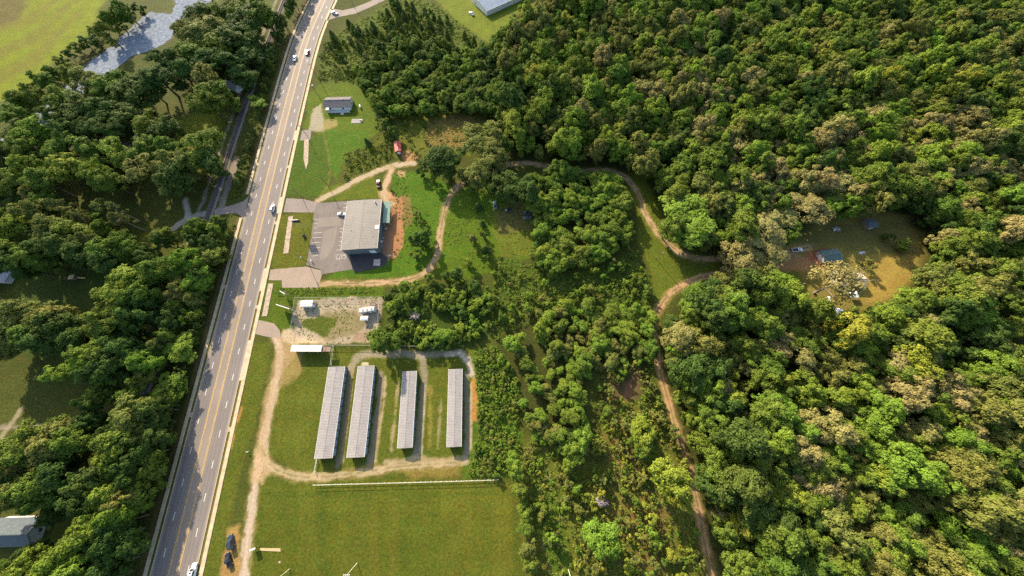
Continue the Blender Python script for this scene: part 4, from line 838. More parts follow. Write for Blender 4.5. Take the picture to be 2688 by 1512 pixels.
# fences
def fence(name, pts, h, lb, gap, rails, pm, rm, pw=.09, rw=.06, mesh=None):
    t = thing(name, lb, 'fence', (0, 0)); pm_ = MB().box(-pw / 2, pw / 2, -pw / 2, pw / 2, 0, h).mesh('post'); pm_.materials.append(pm)
    for (a, b) in zip(pts[:-1], pts[1:]):
        a = np.array(a); b = np.array(b); L_ = np.hypot(*(b - a)); n = max(1, round(L_ / gap)); ang = math.atan2(b[1] - a[1], b[0] - a[0])
        for i in range(n + 1): p = a + (b - a) * i / n; link('post', pm_, t, (p[0], p[1], 0), ang)
        for z in rails: MB().bar((*a, z), (*b, z), rw).build('rail', rm, t)
        if mesh:
            me = MB().quad((*a, .05), (*b, .05), (*b, h - .05), (*a, h - .05)).build('wire_mesh', mesh, t)
    return t
def wire_mat():
    m = bpy.data.materials.new('chain_link'); m.use_nodes = True; N = m.node_tree.nodes; L = m.node_tree.links; p = N['Principled BSDF']; p.inputs['Base Color'].default_value = (.45, .45, .44, 1); p.inputs['Alpha'].default_value = .13; return m
WIRE = wire_mat()
FS = PL(K6, [(425, 765), (1000, 750), (1550, 735), (1830, 725)], 1.4)
fence('rail_fence', FS, 1.45, 'long pale pipe-rail fence along the top of the ball field', 2.25, (1.42, .75), TRIM, mat('pale_rail', (.55, .51, .40), .7, (1, .2)), .08, .085)
fence('chain_link_fence', PL(S1, [(60, 30), (315, 28)], 0) + PL(S1, [(650, 30), (1000, 38), (1460, 40)], 0), 1.8, 'chain-link fence above the storage rows', 2.6, (1.78,), STEEL, mat('pale_rail', (.7, .66, .52)), .07, .09, WIRE)
fence('chain_link_fence', PL(S1, [(315, 32), (290, 240)], 0), 1.8, 'short chain-link fence between the white-roofed building and the storage rows', 2.6, (1.78, .9), STEEL, mat('pale_rail', (.7, .66, .52)), .07, .1, WIRE)
fence('chain_link_fence', PL(Y1, [(575, 960), (640, 450), (1830, 440), (1785, 900), (1770, 1080)], 0), 1.8, 'chain-link fence around the gravel yard', 3.0, (1.78,), STEEL, STEEL, .07, .06, WIRE)
fence('gate', PL(S1, [(128, 1228), (105, 1362)], .6), 1.2, 'white pipe gate at the corner of the storage row nearest the drive', 1.7, (1.15, .6), TRIM, TRIM, .1, .09)
fence('timber_frame_fence', PL(H1, [(345, 950), (450, 910)], 0), 2.4, 'short timber fence on the homestead lawn', 2.4, (2.3, 1.2), WOOD, mat('pink_beam', (.50, .33, .25), .8), .2, .22)
# hydrant post on the verge
for (px, py), lb in (((1700, 1010), 'short pale marker post on the grass by the gravel drive'),):
    x, y = A(px, py, .4); t = thing('marker_post', lb, 'post', (x, y)); MB().tube([(0, 0, 0), (0, 0, 1.1)], .12, 8).build('shaft', TRIM, t); MB().box(-.5, .5, -.08, .08, .9, 1.1).build('crossbar', TRIM, t)

# railway: ballast, sleepers, rails
def ribbon(mb, pts, prof, z=0):
    P = np.array(pts); tx = np.gradient(P[:, 0]); ty = np.gradient(P[:, 1]); l = np.hypot(tx, ty); nx, ny = ty / l, -tx / l
    rings = [[(P[i, 0] + nx[i] * o, P[i, 1] + ny[i] * o, z + h) for o, h in prof] for i in range(len(P))]
    n = len(prof); mb.add([p for r in rings for p in r], [(i * n + k, i * n + k + 1, (i + 1) * n + k + 1, (i + 1) * n + k) for i in range(len(P) - 1) for k in range(n - 1)]); return mb
RW = thing('railway', 'single railway line on a ballast bed between two tree belts', 'railway')
ribbon(MB(), RAIL, [(-2.2, -.02), (-1.45, .35), (1.45, .35), (2.2, -.02)]).build('ballast', mat('ballast', (.235, .195, .16), .95, (2.5, .4), (5, .9)), RW)
for o in (-.75, .75): ribbon(MB(), RAIL, [(o - .05, .5), (o - .045, .66), (o + .045, .66), (o + .05, .5)]).build('rail', mat('rail_steel', (.10, .08, .07), .7, (1, .3)), RW)
m = MB(); P = np.array(RAIL); s = np.concatenate([[0], np.cumsum(np.hypot(*np.diff(P, axis=0).T))])
for q in np.arange(60, s[-1] - 30, .62):
    x, y = np.interp(q, s, P[:, 0]), np.interp(q, s, P[:, 1]); m.box(x - 1.3, x + 1.3, y - .12, y + .12, .34, .5)
kind(m.build('sleepers', mat('sleeper_wood', (.11, .09, .075), .95, (3, .3)), RW), 'stuff')

# ------------------------------------------------------------------ vehicles
def wheel(parent, x, y, r=.34, w=.22):
    o = MB().tube([(x, y - w / 2, r), (x, y + w / 2, r)], r, 14).build('wheel', RUBBER, parent)
    MB().tube([(x, y - w / 2 - .012, r), (x, y + w / 2 + .012, r)], r * .6, 10).build('rim', STEEL, o)
def vehicle(name, label, cat, loc, deg, paint_c, style='suv', group=None, s=1.0):
    t = thing(name, label, cat, loc, R(deg), group); t.scale = (s, s, s)
    pm = mat('paint_%s' % '_'.join('%02d' % int(c * 99) for c in paint_c), paint_c, .25, (1.5, .08), spec=.6)
    L_, W_, zb, zt = {'suv': (4.75, 1.92, 1.02, 1.74), 'sedan': (4.75, 1.84, .92, 1.44), 'pickup': (5.7, 2.0, 1.08, 1.86)}[style]
    h = L_ / 2; w = W_ / 2
    def ring(x, ww, z0, z1): return [(x, -ww, z0), (x, ww, z0), (x, ww * 1.0, z0 + .3), (x, ww * .98, z1 - .12), (x, ww * .86, z1), (x, -ww * .86, z1), (x, -ww * .98, z1 - .12), (x, -ww, z0 + .3)]
    hood = zb - .06
    secs = [(-h, w * .80, .42, zb - .1), (-h + .14, w * .95, .30, zb), (-h + .9, w, .26, zb), (h * .35, w, .26, zb), (h - 1.15, w * .99, .26, hood), (h - .35, w * .95, .28, hood - .10), (h - .08, w * .86, .36, hood - .22), (h, w * .72, .42, hood - .34)]
    MB().loft([ring(*q) for q in secs]).build('body', pm, t, smooth_=False)
    cb = {'suv': (-h + .12, h * .42, -h + .42, h * .12), 'sedan': (-h + .75, h * .40, -h + 1.35, h * .06), 'pickup': (-h + 2.1, h * .46, -h + 2.28, h * .18)}[style]
    x0, x1, t0, t1 = cb; wb, wt = w * .93, w * .76; z0 = zb - .02
    MB().add([(x0, -wb, z0), (x1, -wb, z0), (x1, wb, z0), (x0, wb, z0), (t0, -wt, zt), (t1, -wt, zt), (t1, wt, zt), (t0, wt, zt)], [(4, 5, 6, 7), (0, 1, 5, 4), (1, 2, 6, 5), (2, 3, 7, 6), (3, 0, 4, 7)]).build('cabin', pm, t)
    def lerp(a, b, k): return tuple(a[i] + (b[i] - a[i]) * k for i in range(3))
    def win(nm, a, b, c_, d, off):
        q = [lerp(a, d, .10), lerp(b, c_, .10), lerp(b, c_, .88), lerp(a, d, .88)]; q = [lerp(q[0], q[1], .06), lerp(q[0], q[1], .94), lerp(q[3], q[2], .94), lerp(q[3], q[2], .06)]
        MB().quad(*[(p[0] + off[0], p[1] + off[1], p[2] + off[2]) for p in q]).build(nm, GLASS, t)
    win('windscreen', (x1, -wb, z0), (x1, wb, z0), (t1, wt, zt), (t1, -wt, zt), (.02, 0, .015)); win('rear_window', (x0, wb, z0), (x0, -wb, z0), (t0, -wt, zt), (t0, wt, zt), (-.02, 0, .01))
    win('side_window', (x0, -wb, z0), (x1, -wb, z0), (t1, -wt, zt), (t0, -wt, zt), (0, -.02, .008)); win('side_window', (x1, wb, z0), (x0, wb, z0), (t0, wt, zt), (t1, wt, zt), (0, .02, .008))
    if style == 'pickup': MB().box(-h + .18, x0 - .08, -w * .78, w * .78, zb - .3, zb + .012).build('bed', DARK, t)
    if style == 'suv':
        for sy in (-1, 1): MB().bar((t0 + .2, sy * wt * .86, zt + .05), (t1 - .2, sy * wt * .86, zt + .05), .05).build('roof_rail', DARK, t)
    else: MB().box((t0 + t1) / 2 - .05, (t0 + t1) / 2 + .45, -.4, .4, zt + .002, zt + .012).build('sunroof', GLASS, t)
    for sy in (-1, 1):
        for x in (-h + .95, h - .95): wheel(t, x, sy * (w - .1))
        MB().box(h - .22, h - .06, sy * w * .62 - .2, sy * w * .62 + .2, hood - .36, hood - .2).build('headlight', mat('lamp_clear', (.7, .7, .68), .2), t)
        MB().box(-h - .01, -h + .12, sy * w * .72 - .14, sy * w * .72 + .14, zb - .28, zb - .1).build('taillight', mat('lamp_red', (.35, .02, .02), .3), t)
        MB().box(x1 - .25, x1 - .08, sy * (w + .02) - .09, sy * (w + .02) + .09, zb + .02, zb + .16).build('mirror', pm, t)
WH = (.72, .72, .70); SILV = (.50, .50, .49); BLK = (.018, .020, .024); NAVY = (.03, .045, .06); REDC = (.33, .035, .03)
g_hw = 'vehicles on the highway'; Z6 = .062
ang = lambda y: math.degrees(math.atan2(6, hx(y + 3) - hx(y - 3)))
def onroad(f, px, py): x, y = f(px, py, .8); return (x, y, Z6)
x, y, z = onroad(B1, 1250, 370); vehicle('car', 'white sport-utility car driving past the side road junction', 'car', (x, y, z), ang(y), WH, 'suv', g_hw, 1.05)
x, y, z = onroad(T1, 85, 985); vehicle('car', 'white car driving alongside the red one on the upper highway', 'car', (x, y, z), ang(y) + 180, WH, 'sedan', g_hw, 1.12)
x, y, z = onroad(T1, 295, 880); vehicle('car', 'red car on the upper highway', 'car', (x, y, z), ang(y), REDC, 'sedan', g_hw, 1.12)
x, y, z = onroad(T1, 760, 215); vehicle('car', 'silver car turning off the highway at the top', 'car', (x, y, z), -22, SILV, 'sedan', g_hw, 1.15)
x, y, z = onroad(K5, 1455, 1420); vehicle('pickup_truck', 'white pickup on the highway at the bottom edge', 'pickup truck', (x, y, z), ang(y), WH, 'pickup', g_hw, 1.0)
gp = 'cars parked beside the gravel drive'
x, y = V1(500, 470, .8); vehicle('car', 'dark blue sport-utility car parked on the verge by the gravel drive', 'car', (x, y), 118, NAVY, 'suv', gp, 1.1)
x, y = V1(430, 1000, .8); vehicle('pickup_truck', 'black pickup parked on the verge behind the dark blue car', 'pickup truck', (x, y), 122, BLK, 'pickup', gp, .95)
x, y = G1(640, 395, .7); vehicle('car', 'white car parked nose-in at the metal building', 'car', (x - .6, y, .06), 0, WH, 'sedan')
x, y = H1(410, 508, .9); vehicle('pickup_truck', 'white pickup parked at the homestead beside the tan oaks', 'pickup truck', (x, y), 4, WH, 'pickup', None, 1.05)
x, y = K2(922, 1385, .9); vehicle('pickup_truck', 'dark red pickup parked on the bare drive above the metal building', 'pickup truck', (x, y), 100, (.20, .03, .025), 'pickup')
x, y = M1(450, 890, .8); vehicle('pickup_truck', 'faded teal pickup abandoned in the shaded meadow', 'pickup truck', (x, y), 100, (.24, .36, .34), 'pickup', 'derelict vehicles in the meadow', .95)
x, y = M1(650, 975, .6); vehicle('car', 'dark derelict car in the middle of the shaded meadow', 'car', (x, y), 15, (.035, .033, .035), 'sedan', 'derelict vehicles in the meadow')
x, y = M1(935, 1085, .6); vehicle('car', 'grey derelict car against the copse', 'car', (x, y), 5, (.16, .17, .18), 'sedan', 'derelict vehicles in the meadow')
x, y = M1(925, 1020, .6); vehicle('car', 'bluish derelict car in the shadow of the copse', 'car', (x, y), 0, (.08, .10, .12), 'sedan', 'derelict vehicles in the meadow')
x, y = N1(120, 240, .7); vehicle('car', 'white car parked on the mown lawn near the barn', 'car', (x, y), 130, WH, 'sedan', None, 1.1)
x, y = L1(245, 190, .9)
x, y = K3(130, 110, 1.0); vehicle('van', 'pale van parked under the pines west of the railway', 'van', (x, y), 35, WH, 'suv', None, 1.25)
# heap of salvage at the homestead
t = thing('scrap_heap', 'heap of pale scrap at the upper edge of the homestead clearing', 'scrap heap', H1(850, 275)); rr = random.Random(5)
for i in range(26):
    a = rr.uniform(0, 6.28); d = rr.uniform(0, 2.6); s_ = rr.uniform(.2, .7)
    o = MB().box(-s_, s_, -s_ * .5, s_ * .5, 0, s_ * .6).build('scrap_piece', rr.choice([TRIM, WOOD, STEEL, mat('rusty_sheet', (.30, .15, .075))]), t, (d * math.cos(a), d * math.sin(a) * .6, rr.uniform(0, .5)), rr.uniform(0, 3)); o.rotation_euler = (rr.uniform(-.4, .4), rr.uniform(-.4, .4), rr.uniform(0, 3))
x, y = H1(1150, 545); t = thing('rowing_boat', 'small overturned boat under a bush on the homestead lawn', 'boat', (x, y), .2)
MB().loft([[(-2, -.1, 0), (-2, .1, 0), (-2, 0, .3)], [(-1, -.7, 0), (-1, .7, 0), (-1, 0, .6)], [(1, -.75, 0), (1, .75, 0), (1, 0, .65)], [(2.2, -.5, 0), (2.2, .5, 0), (2.2, 0, .5)]]).build('hull', mat('boat_hull', (.55, .55, .56), .5), t); MB().bar((-2, 0, .32), (2.2, 0, .6), .1).build('keel', WOOD, t)

# ------------------------------------------------------------------ vegetation prototypes
def leaf_mesh(name, C, Nn, S, T, aspect=.62):
    n = len(C); r = np.random.default_rng(len(C)); Nn = Nn / (np.linalg.norm(Nn, axis=1, keepdims=True) + 1e-9)
    a = r.normal(size=(n, 3)); t = np.cross(Nn, a); t /= np.linalg.norm(t, axis=1, keepdims=True) + 1e-9; b = np.cross(Nn, t)
    S = S[:, None]; V = np.stack([C + t * S, C + b * S * aspect + Nn * S * .12, C - t * S, C - b * S * aspect + Nn * S * .12], 1).reshape(-1, 3)
    me = bpy.data.meshes.new(name); me.vertices.add(n * 4); me.vertices.foreach_set('co', V.astype(np.float32).ravel())
    me.loops.add(n * 4); me.loops.foreach_set('vertex_index', np.arange(n * 4, dtype=np.int32)); me.polygons.add(n); me.polygons.foreach_set('loop_start', np.arange(0, n * 4, 4, dtype=np.int32)); me.update()
    at = me.attributes.new('tint', 'FLOAT', 'POINT'); at.data.foreach_set('value', np.repeat(np.clip(T, 0, 1), 4).astype(np.float32)); return me
def dirs(r, n, up=.0):
    d = r.normal(size=(n, 3)); d /= np.linalg.norm(d, axis=1, keepdims=True)
    flip = (d[:, 2] < 0) & (r.random(n) < up); d[flip, 2] *= -1; return d
def crown_broad(seed, Rc=4.6, Hc=8.0, z0=3.6, nl=18, ns=8, per=40, leaf=.3, skew=.25, gap=.0):
    """big limbs' masses, each broken into smaller sprays of leaves; uneven outline with gaps."""
    r = np.random.default_rng(seed); D = dirs(r, nl, .5); sk = 1 + skew * np.sin(2 * np.arctan2(D[:, 1], D[:, 0]) + r.random() * 6) + r.normal(size=nl) * .14
    rf = r.uniform(.40, .72, nl) * sk; L_ = np.stack([D[:, 0] * Rc * rf, D[:, 1] * Rc * rf, z0 + Hc * (.48 + .48 * D[:, 2] * np.minimum(rf * 1.3, 1))], 1)
    rl = Rc * r.uniform(.28, .44, nl); tl = r.random(nl); C = []; Nn = []; S = []; T = []
    for i in range(nl):
        E = dirs(r, ns, .5); E = E * .8 + D[i] * .5; E /= np.linalg.norm(E, axis=1, keepdims=True)
        for e in E:
            if r.random() < gap: continue
            c = L_[i] + e * rl[i] * r.uniform(.55, 1.1) * np.array([1, 1, .85]); rs = Rc * r.uniform(.07, .19); k = int(per * r.uniform(.6, 1.3)); d = dirs(r, k, .4)
            p = c + d * rs * (.45 + .7 * r.random(k) ** .7)[:, None] * np.array([1.15, 1.15, .7]); ts = r.random()
            C.append(p); Nn.append(d * .55 + e * .45 + r.normal(size=(k, 3)) * .36 + (0, 0, .25)); S.append(leaf * r.uniform(.55, 1.3, k)); T.append(.35 * tl[i] + .3 * ts + .35 * r.random(k))
    return tuple(map(np.concatenate, (C, Nn, S, T)))
def crown_cedar(seed, Rc=2.2, H=5.9, n=1900, leaf=.25):
    r = np.random.default_rng(seed); z = r.random(n) ** 1.25; a = r.uniform(0, 6.28, n); tiers = .82 + .25 * np.sin(z * 26 + 2 * np.sin(a * 3 + seed)) + .18 * np.sin(a * 5 + z * 9 + seed)
    rad = Rc * (1 - z ** 2.0) ** .75 * tiers * r.uniform(.72, 1.05, n); C = np.stack([rad * np.cos(a), rad * np.sin(a), .35 + z * H], 1)
    Nn = np.stack([np.cos(a), np.sin(a), np.full(n, .55)], 1) + r.normal(size=(n, 3)) * .5; return C, Nn, leaf * r.uniform(.7, 1.4, n), r.random(n) * .7 + .3 * (np.sin(a * 4 + z * 12) * .5 + .5)
def crown_pine(seed):
    r = np.random.default_rng(seed); C = []; Nn = []; S = []; T = []
    for i in range(26):
        z = 8.5 + 8 * (i / 26) ** .9; a = r.uniform(0, 6.28); rr_ = (1 - (z - 8) / 12) * r.uniform(1.2, 4.2); c = np.array([rr_ * math.cos(a), rr_ * math.sin(a), z + r.uniform(-.4, .6)])
        k = 85; d = dirs(r, k, .4); p = c + d * r.uniform(.5, 1.05, (k, 1)) * np.array([1.25, 1.25, .6]); C.append(p); Nn.append(d + r.normal(size=(k, 3)) * .7); S.append(.3 * r.uniform(.6, 1.3, k)); T.append(.4 * r.random() + .6 * r.random(k))
    return tuple(map(np.concatenate, (C, Nn, S, T)))
def trunk_mesh(name, seed, h, r0, spread, m, limbs=7, base=.35):
    r = random.Random(seed); b = MB(); top = (r.uniform(-.4, .4), r.uniform(-.4, .4), h)
    b.tube([(0, 0, -.1), (0.05, 0, h * .3), (top[0] * .6, top[1] * .6, h * .65), top], [r0 * 1.3, r0, r0 * .7, r0 * .25], 7)
    for i in range(limbs):
        a = i * 2.4 + r.uniform(-.4, .4); z = h * r.uniform(base, .8); d = spread * r.uniform(.55, .95)
        p0 = Vector((0, 0, z)); p2 = Vector((d * math.cos(a), d * math.sin(a), z + d * r.uniform(.45, .9))); p1 = p0.lerp(p2, .5) + Vector((0, 0, .3)); b.tube([p0, p1, p2], [r0 * .5, r0 * .32, r0 * .1], 5)
    me = b.mesh(name); me.materials.append(m); return me
PROTO = {'broad': [], 'young': [], 'cedar': [], 'pine': [], 'shrub': [], 'bare': [], 'dead': []}
DIM = {'broad': (4.4, 12.8), 'young': (2.6, 6.4), 'cedar': (2.2, 6.4), 'pine': (4.0, 17.0), 'shrub': (1.5, 2.0), 'bare': (5.2, 11.0), 'dead': (3.4, 13.0)}   # crown radius, height of the prototype
for i in range(9):
    PROTO['broad'].append((trunk_mesh('trunk', i, 10.0, .28, 3.2, BARK), leaf_mesh('crown', *crown_broad(100 + i, 4.7 + .4 * math.sin(i * 2), 10.0 + (i % 3) * .6, 2.0, 24 + i % 4 * 2, 10, 50, .255, .30))))
for i in range(6):
    PROTO['young'].append((trunk_mesh('trunk', 20 + i, 5.0, .12, 1.8, BARK, 5), leaf_mesh('crown', *crown_broad(200 + i, 2.7, 5.4, .6, 13, 7, 34, .24))))
for i in range(5): PROTO['cedar'].append((trunk_mesh('trunk', 40 + i, 5.6, .10, .8, BARK, 5, .1), leaf_mesh('crown', *crown_cedar(300 + i, 2.1 + .15 * (i % 3)))))
for i in range(4): PROTO['pine'].append((trunk_mesh('trunk', 50 + i, 16.5, .24, 3.2, BARKP, 10, .5), leaf_mesh('crown', *crown_pine(400 + i))))
for i in range(6): PROTO['shrub'].append((trunk_mesh('trunk', 60 + i, 1.4, .06, .9, BARK, 5, .1), leaf_mesh('crown', *crown_broad(500 + i, 1.55, 2.1, .0, 8, 6, 26, .17, .35))))
def sparse(seed):
    C, Nn, S, T = crown_broad(seed, 5.6, 6.6, 3.8, 24, 8, 20, .26, .3, .25); return C, Nn, S, T
def twig_mesh(seed):
    r = random.Random(seed); b = MB()
    for i in range(60):
        a = r.uniform(0, 6.28); d = r.uniform(.8, 3.4); z = r.uniform(5, 12); p0 = Vector((d * .5 * math.cos(a), d * .5 * math.sin(a), z)); p1 = Vector((d * math.cos(a + r.uniform(-.5, .5)), d * math.sin(a + r.uniform(-.5, .5)), z + r.uniform(.4, 1.6))); b.tube([p0, p1], [.05, .02], 4)
    return b.mesh('branches')
for i in range(3):
    q = twig_mesh(880 + i); PROTO['dead'].append((trunk_mesh('trunk', 80 + i, 12.5, .22, 3.2, mat('dead_bark', (.34, .31, .29), .95, (3, .25)), 20, .3), q))
PROTO['bare'].append((trunk_mesh('trunk', 77, 10.2, .26, 5.0, mat('oak_bark', (.20, .165, .13), .95, (3, .3)), 16, .32), leaf_mesh('crown', *sparse(601))))
for L_ in PROTO.values():
    for a, b in L_: b.materials.append(LEAF['green'])

TREES = []   # (kind, x, y, radius, height, leaf, zone)
def add_tree(kd, x, y, r, leaf, zone, hf=1.0): TREES.append([kd, x, y, r, r / DIM[kd][0] * DIM[kd][1] * hf, leaf, zone])
def pick_tree(f, k, px, py, d, code, zone, ox, oy):
    kd, leaf = {'b': ('broad', 'green'), 'B': ('broad', 'bright'), 'o': ('broad', 'olive'), 't': ('broad', 'tan'), 'd': ('broad', 'dark'), 'p': ('pine', 'pine'), 'y': ('broad', 'yellow'),
                'c': ('cedar', 'cedar'), 's': ('shrub', 'olive'), 'S': ('shrub', 'bright'), 'g': ('young', 'green'), 'G': ('young', 'bright'), 'O': ('young', 'olive'), 'x': ('bare', 'tan'), 'v': ('shrub', 'bare'), 'h': ('shrub', 'green'), 'D': ('young', 'dark')}[code]
    nx, ny = ox + px * k, oy + py * k; al = math.atan(math.hypot(nx - CPX, ny - CPY) / FPX)
    r = d * k * depth_at(nx, ny) / FPX / 2 * (math.cos(al) ** .5) * 1.06
    if kd == 'pine': r = 4.0
    hf = random.uniform(.88, 1.15); h = r / DIM[kd][0] * DIM[kd][1] * hf
    if kd == 'broad': h = min(max(h * (1.18 if nx < 800 else 1.0), 8.0), 19.0)
    x, y = f(px, py, h * (.62 if kd in ('broad', 'bare', 'pine') else .5)); TREES.append([kd, x, y, r, h, leaf, zone])
KK = 672 / 1932
def picks(f, ox, oy, zone, s, k=KK):
    for q in s.split():
        a = q.split(','); pick_tree(f, k, float(a[0]), float(a[1]), float(a[2]), a[3], zone, ox, oy)
picks(K3, 0, 504, 'west', '480,110,230,p 560,70,200,p 300,150,200,o 900,150,230,p 770,130,130,o 930,220,200,p 640,220,240,p 400,280,240,o 120,280,260,B 60,430,240,b 250,520,230,b 560,330,260,b 620,480,260,d 480,420,240,d 850,440,250,b 880,540,220,d 700,360,220,p 960,420,180,b 340,430,220,d 130,560,220,d')
picks(K3, 0, 504, 'railwest', '1270,400,240,b 1320,350,180,b 1160,600,200,b 1220,520,200,b 960,720,300,B 1080,770,240,b 900,840,240,b 820,1020,270,b 930,960,200,b 1060,900,220,d 760,1200,260,b 620,1300,300,B 500,1380,280,b 800,1350,270,d 1010,1080,220,d 930,1180,240,d')
picks(K3, 0, 504, 'westyard', '200,950,320,o 380,960,280,o 100,1100,330,o 330,1120,300,d 500,1050,250,d 560,1150,200,d')
picks(K3, 0, 504, 'strip', '1600,390,250,b 1500,450,220,b 1420,510,170,B 1670,340,190,b 1420,640,240,B 1530,640,230,b 1480,740,210,b 1430,1060,220,b 1250,1170,250,B 1360,1200,240,b 1130,1300,190,B 1280,1330,250,b 1440,1150,180,b 1400,1400,210,d 1230,1430,190,b')
picks(K3, 0, 504, 'westyard', '150,1000,330,d 450,1010,300,d 260,1060,300,b 620,1080,220,d 30,980,260,d')
picks(K3, 0, 504, 'strip', '1545,830,160,O 1400,900,110,G 1400,960,110,G 1480,930,130,g 1540,960,130,D 1640,290,120,G 1720,230,120,O 1520,1050,120,g 1560,1150,100,D')
picks(K5, 0, 1008, 'strip', '1130,60,300,B 1000,240,310,o 1180,240,240,b 950,420,280,b 1090,420,250,d 880,530,240,B 1000,640,280,b 870,650,210,B 1110,650,260,d 850,850,240,B 980,850,260,b 1090,870,200,d 860,960,240,B 720,1080,280,B 900,1090,290,d 640,1190,240,B 800,1250,290,d 1000,1200,260,d 620,1380,260,B 760,1430,270,d 950,1400,270,d 1180,420,180,D 1130,760,180,D')
picks(K5, 0, 1008, 'westyard', '200,500,400,b 100,620,320,o 420,480,330,o 330,400,280,b 560,430,250,b 300,780,310,b 200,870,200,B 480,700,290,d 600,600,250,d 420,1210,240,b 250,1400,250,B 650,850,240,d 560,900,220,d 620,250,180,d 520,200,150,o 100,780,260,d 700,480,240,d 720,700,240,d 560,1060,200,O')
picks(K1, 0, 0, 'creek', '880,200,200,d 760,220,140,b 820,110,150,b 1000,100,190,d 920,60,170,b 640,280,180,b 740,370,220,d 600,420,170,d 460,440,170,b 500,520,150,b 390,540,120,b 310,600,170,b 250,700,180,b 100,720,190,b 60,840,230,b 100,980,240,d 180,770,140,B 1100,60,150,d 1180,30,150,d 1250,110,110,d 660,470,130,d')
picks(K1, 0, 0, 'creek', '850,40,110,D 800,110,110,g 730,190,110,D 690,230,100,g 620,310,120,D 560,350,110,g 500,410,110,D 440,460,110,g 370,530,110,D 300,610,110,g 240,660,110,D 180,700,110,g 830,180,120,D 700,300,120,D 950,120,120,D 1040,60,110,D')
picks(K1, 0, 0, 'creekeast', '1000,420,220,o 1150,460,250,d 1100,400,180,b 1260,340,190,o 1300,480,240,d 1200,600,270,d 950,560,230,d 680,620,240,o 860,660,250,b 1000,720,270,d 520,760,270,b 640,840,290,d 460,900,230,d 820,860,270,d 960,880,240,d 1180,780,270,d 1100,650,230,d 1300,690,200,d 720,960,240,d 560,1000,220,d 880,980,220,d 1400,120,190,b 1500,170,240,b 1600,120,260,d 1750,80,270,b 1850,180,280,d 1650,250,260,o 1500,300,270,o 1640,370,270,b 1780,320,260,d 1880,380,240,d 1420,250,190,o 1450,420,250,b 1600,460,230,d 1720,490,210,d 1860,540,200,d 1400,560,190,d')
picks(K1, 0, 0, 'uplawn', '1570,600,200,o 1640,720,240,b 1560,770,190,b 1700,770,180,d 1140,960,240,b 1230,990,220,d 1880,700,140,B 1920,760,150,b 1850,900,190,B 1830,1000,210,b 1880,1080,230,b 1800,1180,190,B 1860,1240,190,b 1900,960,170,b')
picks(K1, 0, 0, 'westwood', '270,1040,300,B 480,1120,260,b 240,1130,230,b 700,1130,240,b 900,1160,230,B 1150,1130,210,b 1050,1200,230,b 1300,1120,190,b 1500,1120,260,b 1580,1200,210,d 1350,1250,240,o 1120,1300,250,o 1500,1300,260,d 1320,1350,240,d 560,1280,250,y 220,1280,240,B 100,1380,240,b 760,1290,170,B 800,1360,230,b 350,1390,230,b 950,1400,230,d 1480,1430,200,d 620,1400,220,d 1200,1420,220,d 60,1180,200,d')
picks(K2, 672, 0, 'uphighway', '60,100,230,b 180,130,240,b 280,60,190,d 130,330,190,B 60,540,150,b 80,640,170,b 50,760,140,b 20,850,150,b 220,220,190,d 350,20,140,d 30,300,190,d 150,430,130,D 130,560,110,D')
OK_ = 2688 / 2576
def opick(zone, s): picks(O, 0, 0, zone, s, OK_)
opick('trackside', '1115,398,86,d 1215,345,90,o 1240,385,80,o 1210,425,62,o 1165,440,34,O 1060,430,26,D 1090,445,24,g 1290,470,64,d 1325,478,56,d 1255,460,44,d 1190,470,30,g')
opick('meadow', '1203,516,18,c 1196,527,16,S 1190,600,24,O 1178,660,26,G 1217,590,18,D 1222,625,20,c 1214,560,14,c 1226,650,16,g 1057,602,44,D 1075,590,28,g 1045,640,24,s 1120,695,26,D 1085,700,30,g 1150,690,34,D')
opick('bank', '1050,540,20,s 1060,560,18,h 1070,625,22,h')
opick('junction', '1733,558,120,B 1690,575,56,b 1615,408,34,O 1660,432,34,G 1700,500,60,b')
opick('homestead', '1925,592,132,t 1865,640,84,t 1960,545,80,t 2040,530,106,t 2105,455,96,t 2128,712,128,x 2275,615,44,g 2240,595,30,D 2190,665,34,O 2005,850,60,b 2050,835,50,o 1975,790,60,o')
opick('bushland', '1508,1345,78,B 1690,1195,84,y 1705,1245,60,y 1680,1235,50,B 1512,1262,34,v 1615,1090,54,B 1625,1135,46,b 1460,1100,50,B 1430,1050,44,b 1530,1190,26,S 1545,1210,28,s')
opick('house', '925,358,17,c 967,315,34,g 985,330,28,g 960,295,26,D')
opick('yardside', '945,862,58,b 1110,842,44,B 1015,720,30,G 1005,750,34,b 1030,745,28,g 975,745,24,D 990,860,34,b')
opick('fieldrow', '1300,1185,44,B 1310,1235,38,b 1318,1290,36,B 1322,1335,40,b 1330,1385,44,o 1335,1430,42,b 1345,1480,46,b 1290,1165,40,B 1345,1425,30,g')
opick('uphouse', '790,115,26,D 835,118,22,D 862,150,26,D 838,92,20,c 878,60,18,c')
opick('westyard', '20,1180,90,b 60,1250,90,o 130,1150,80,b 150,1420,90,B 30,1420,60,b')

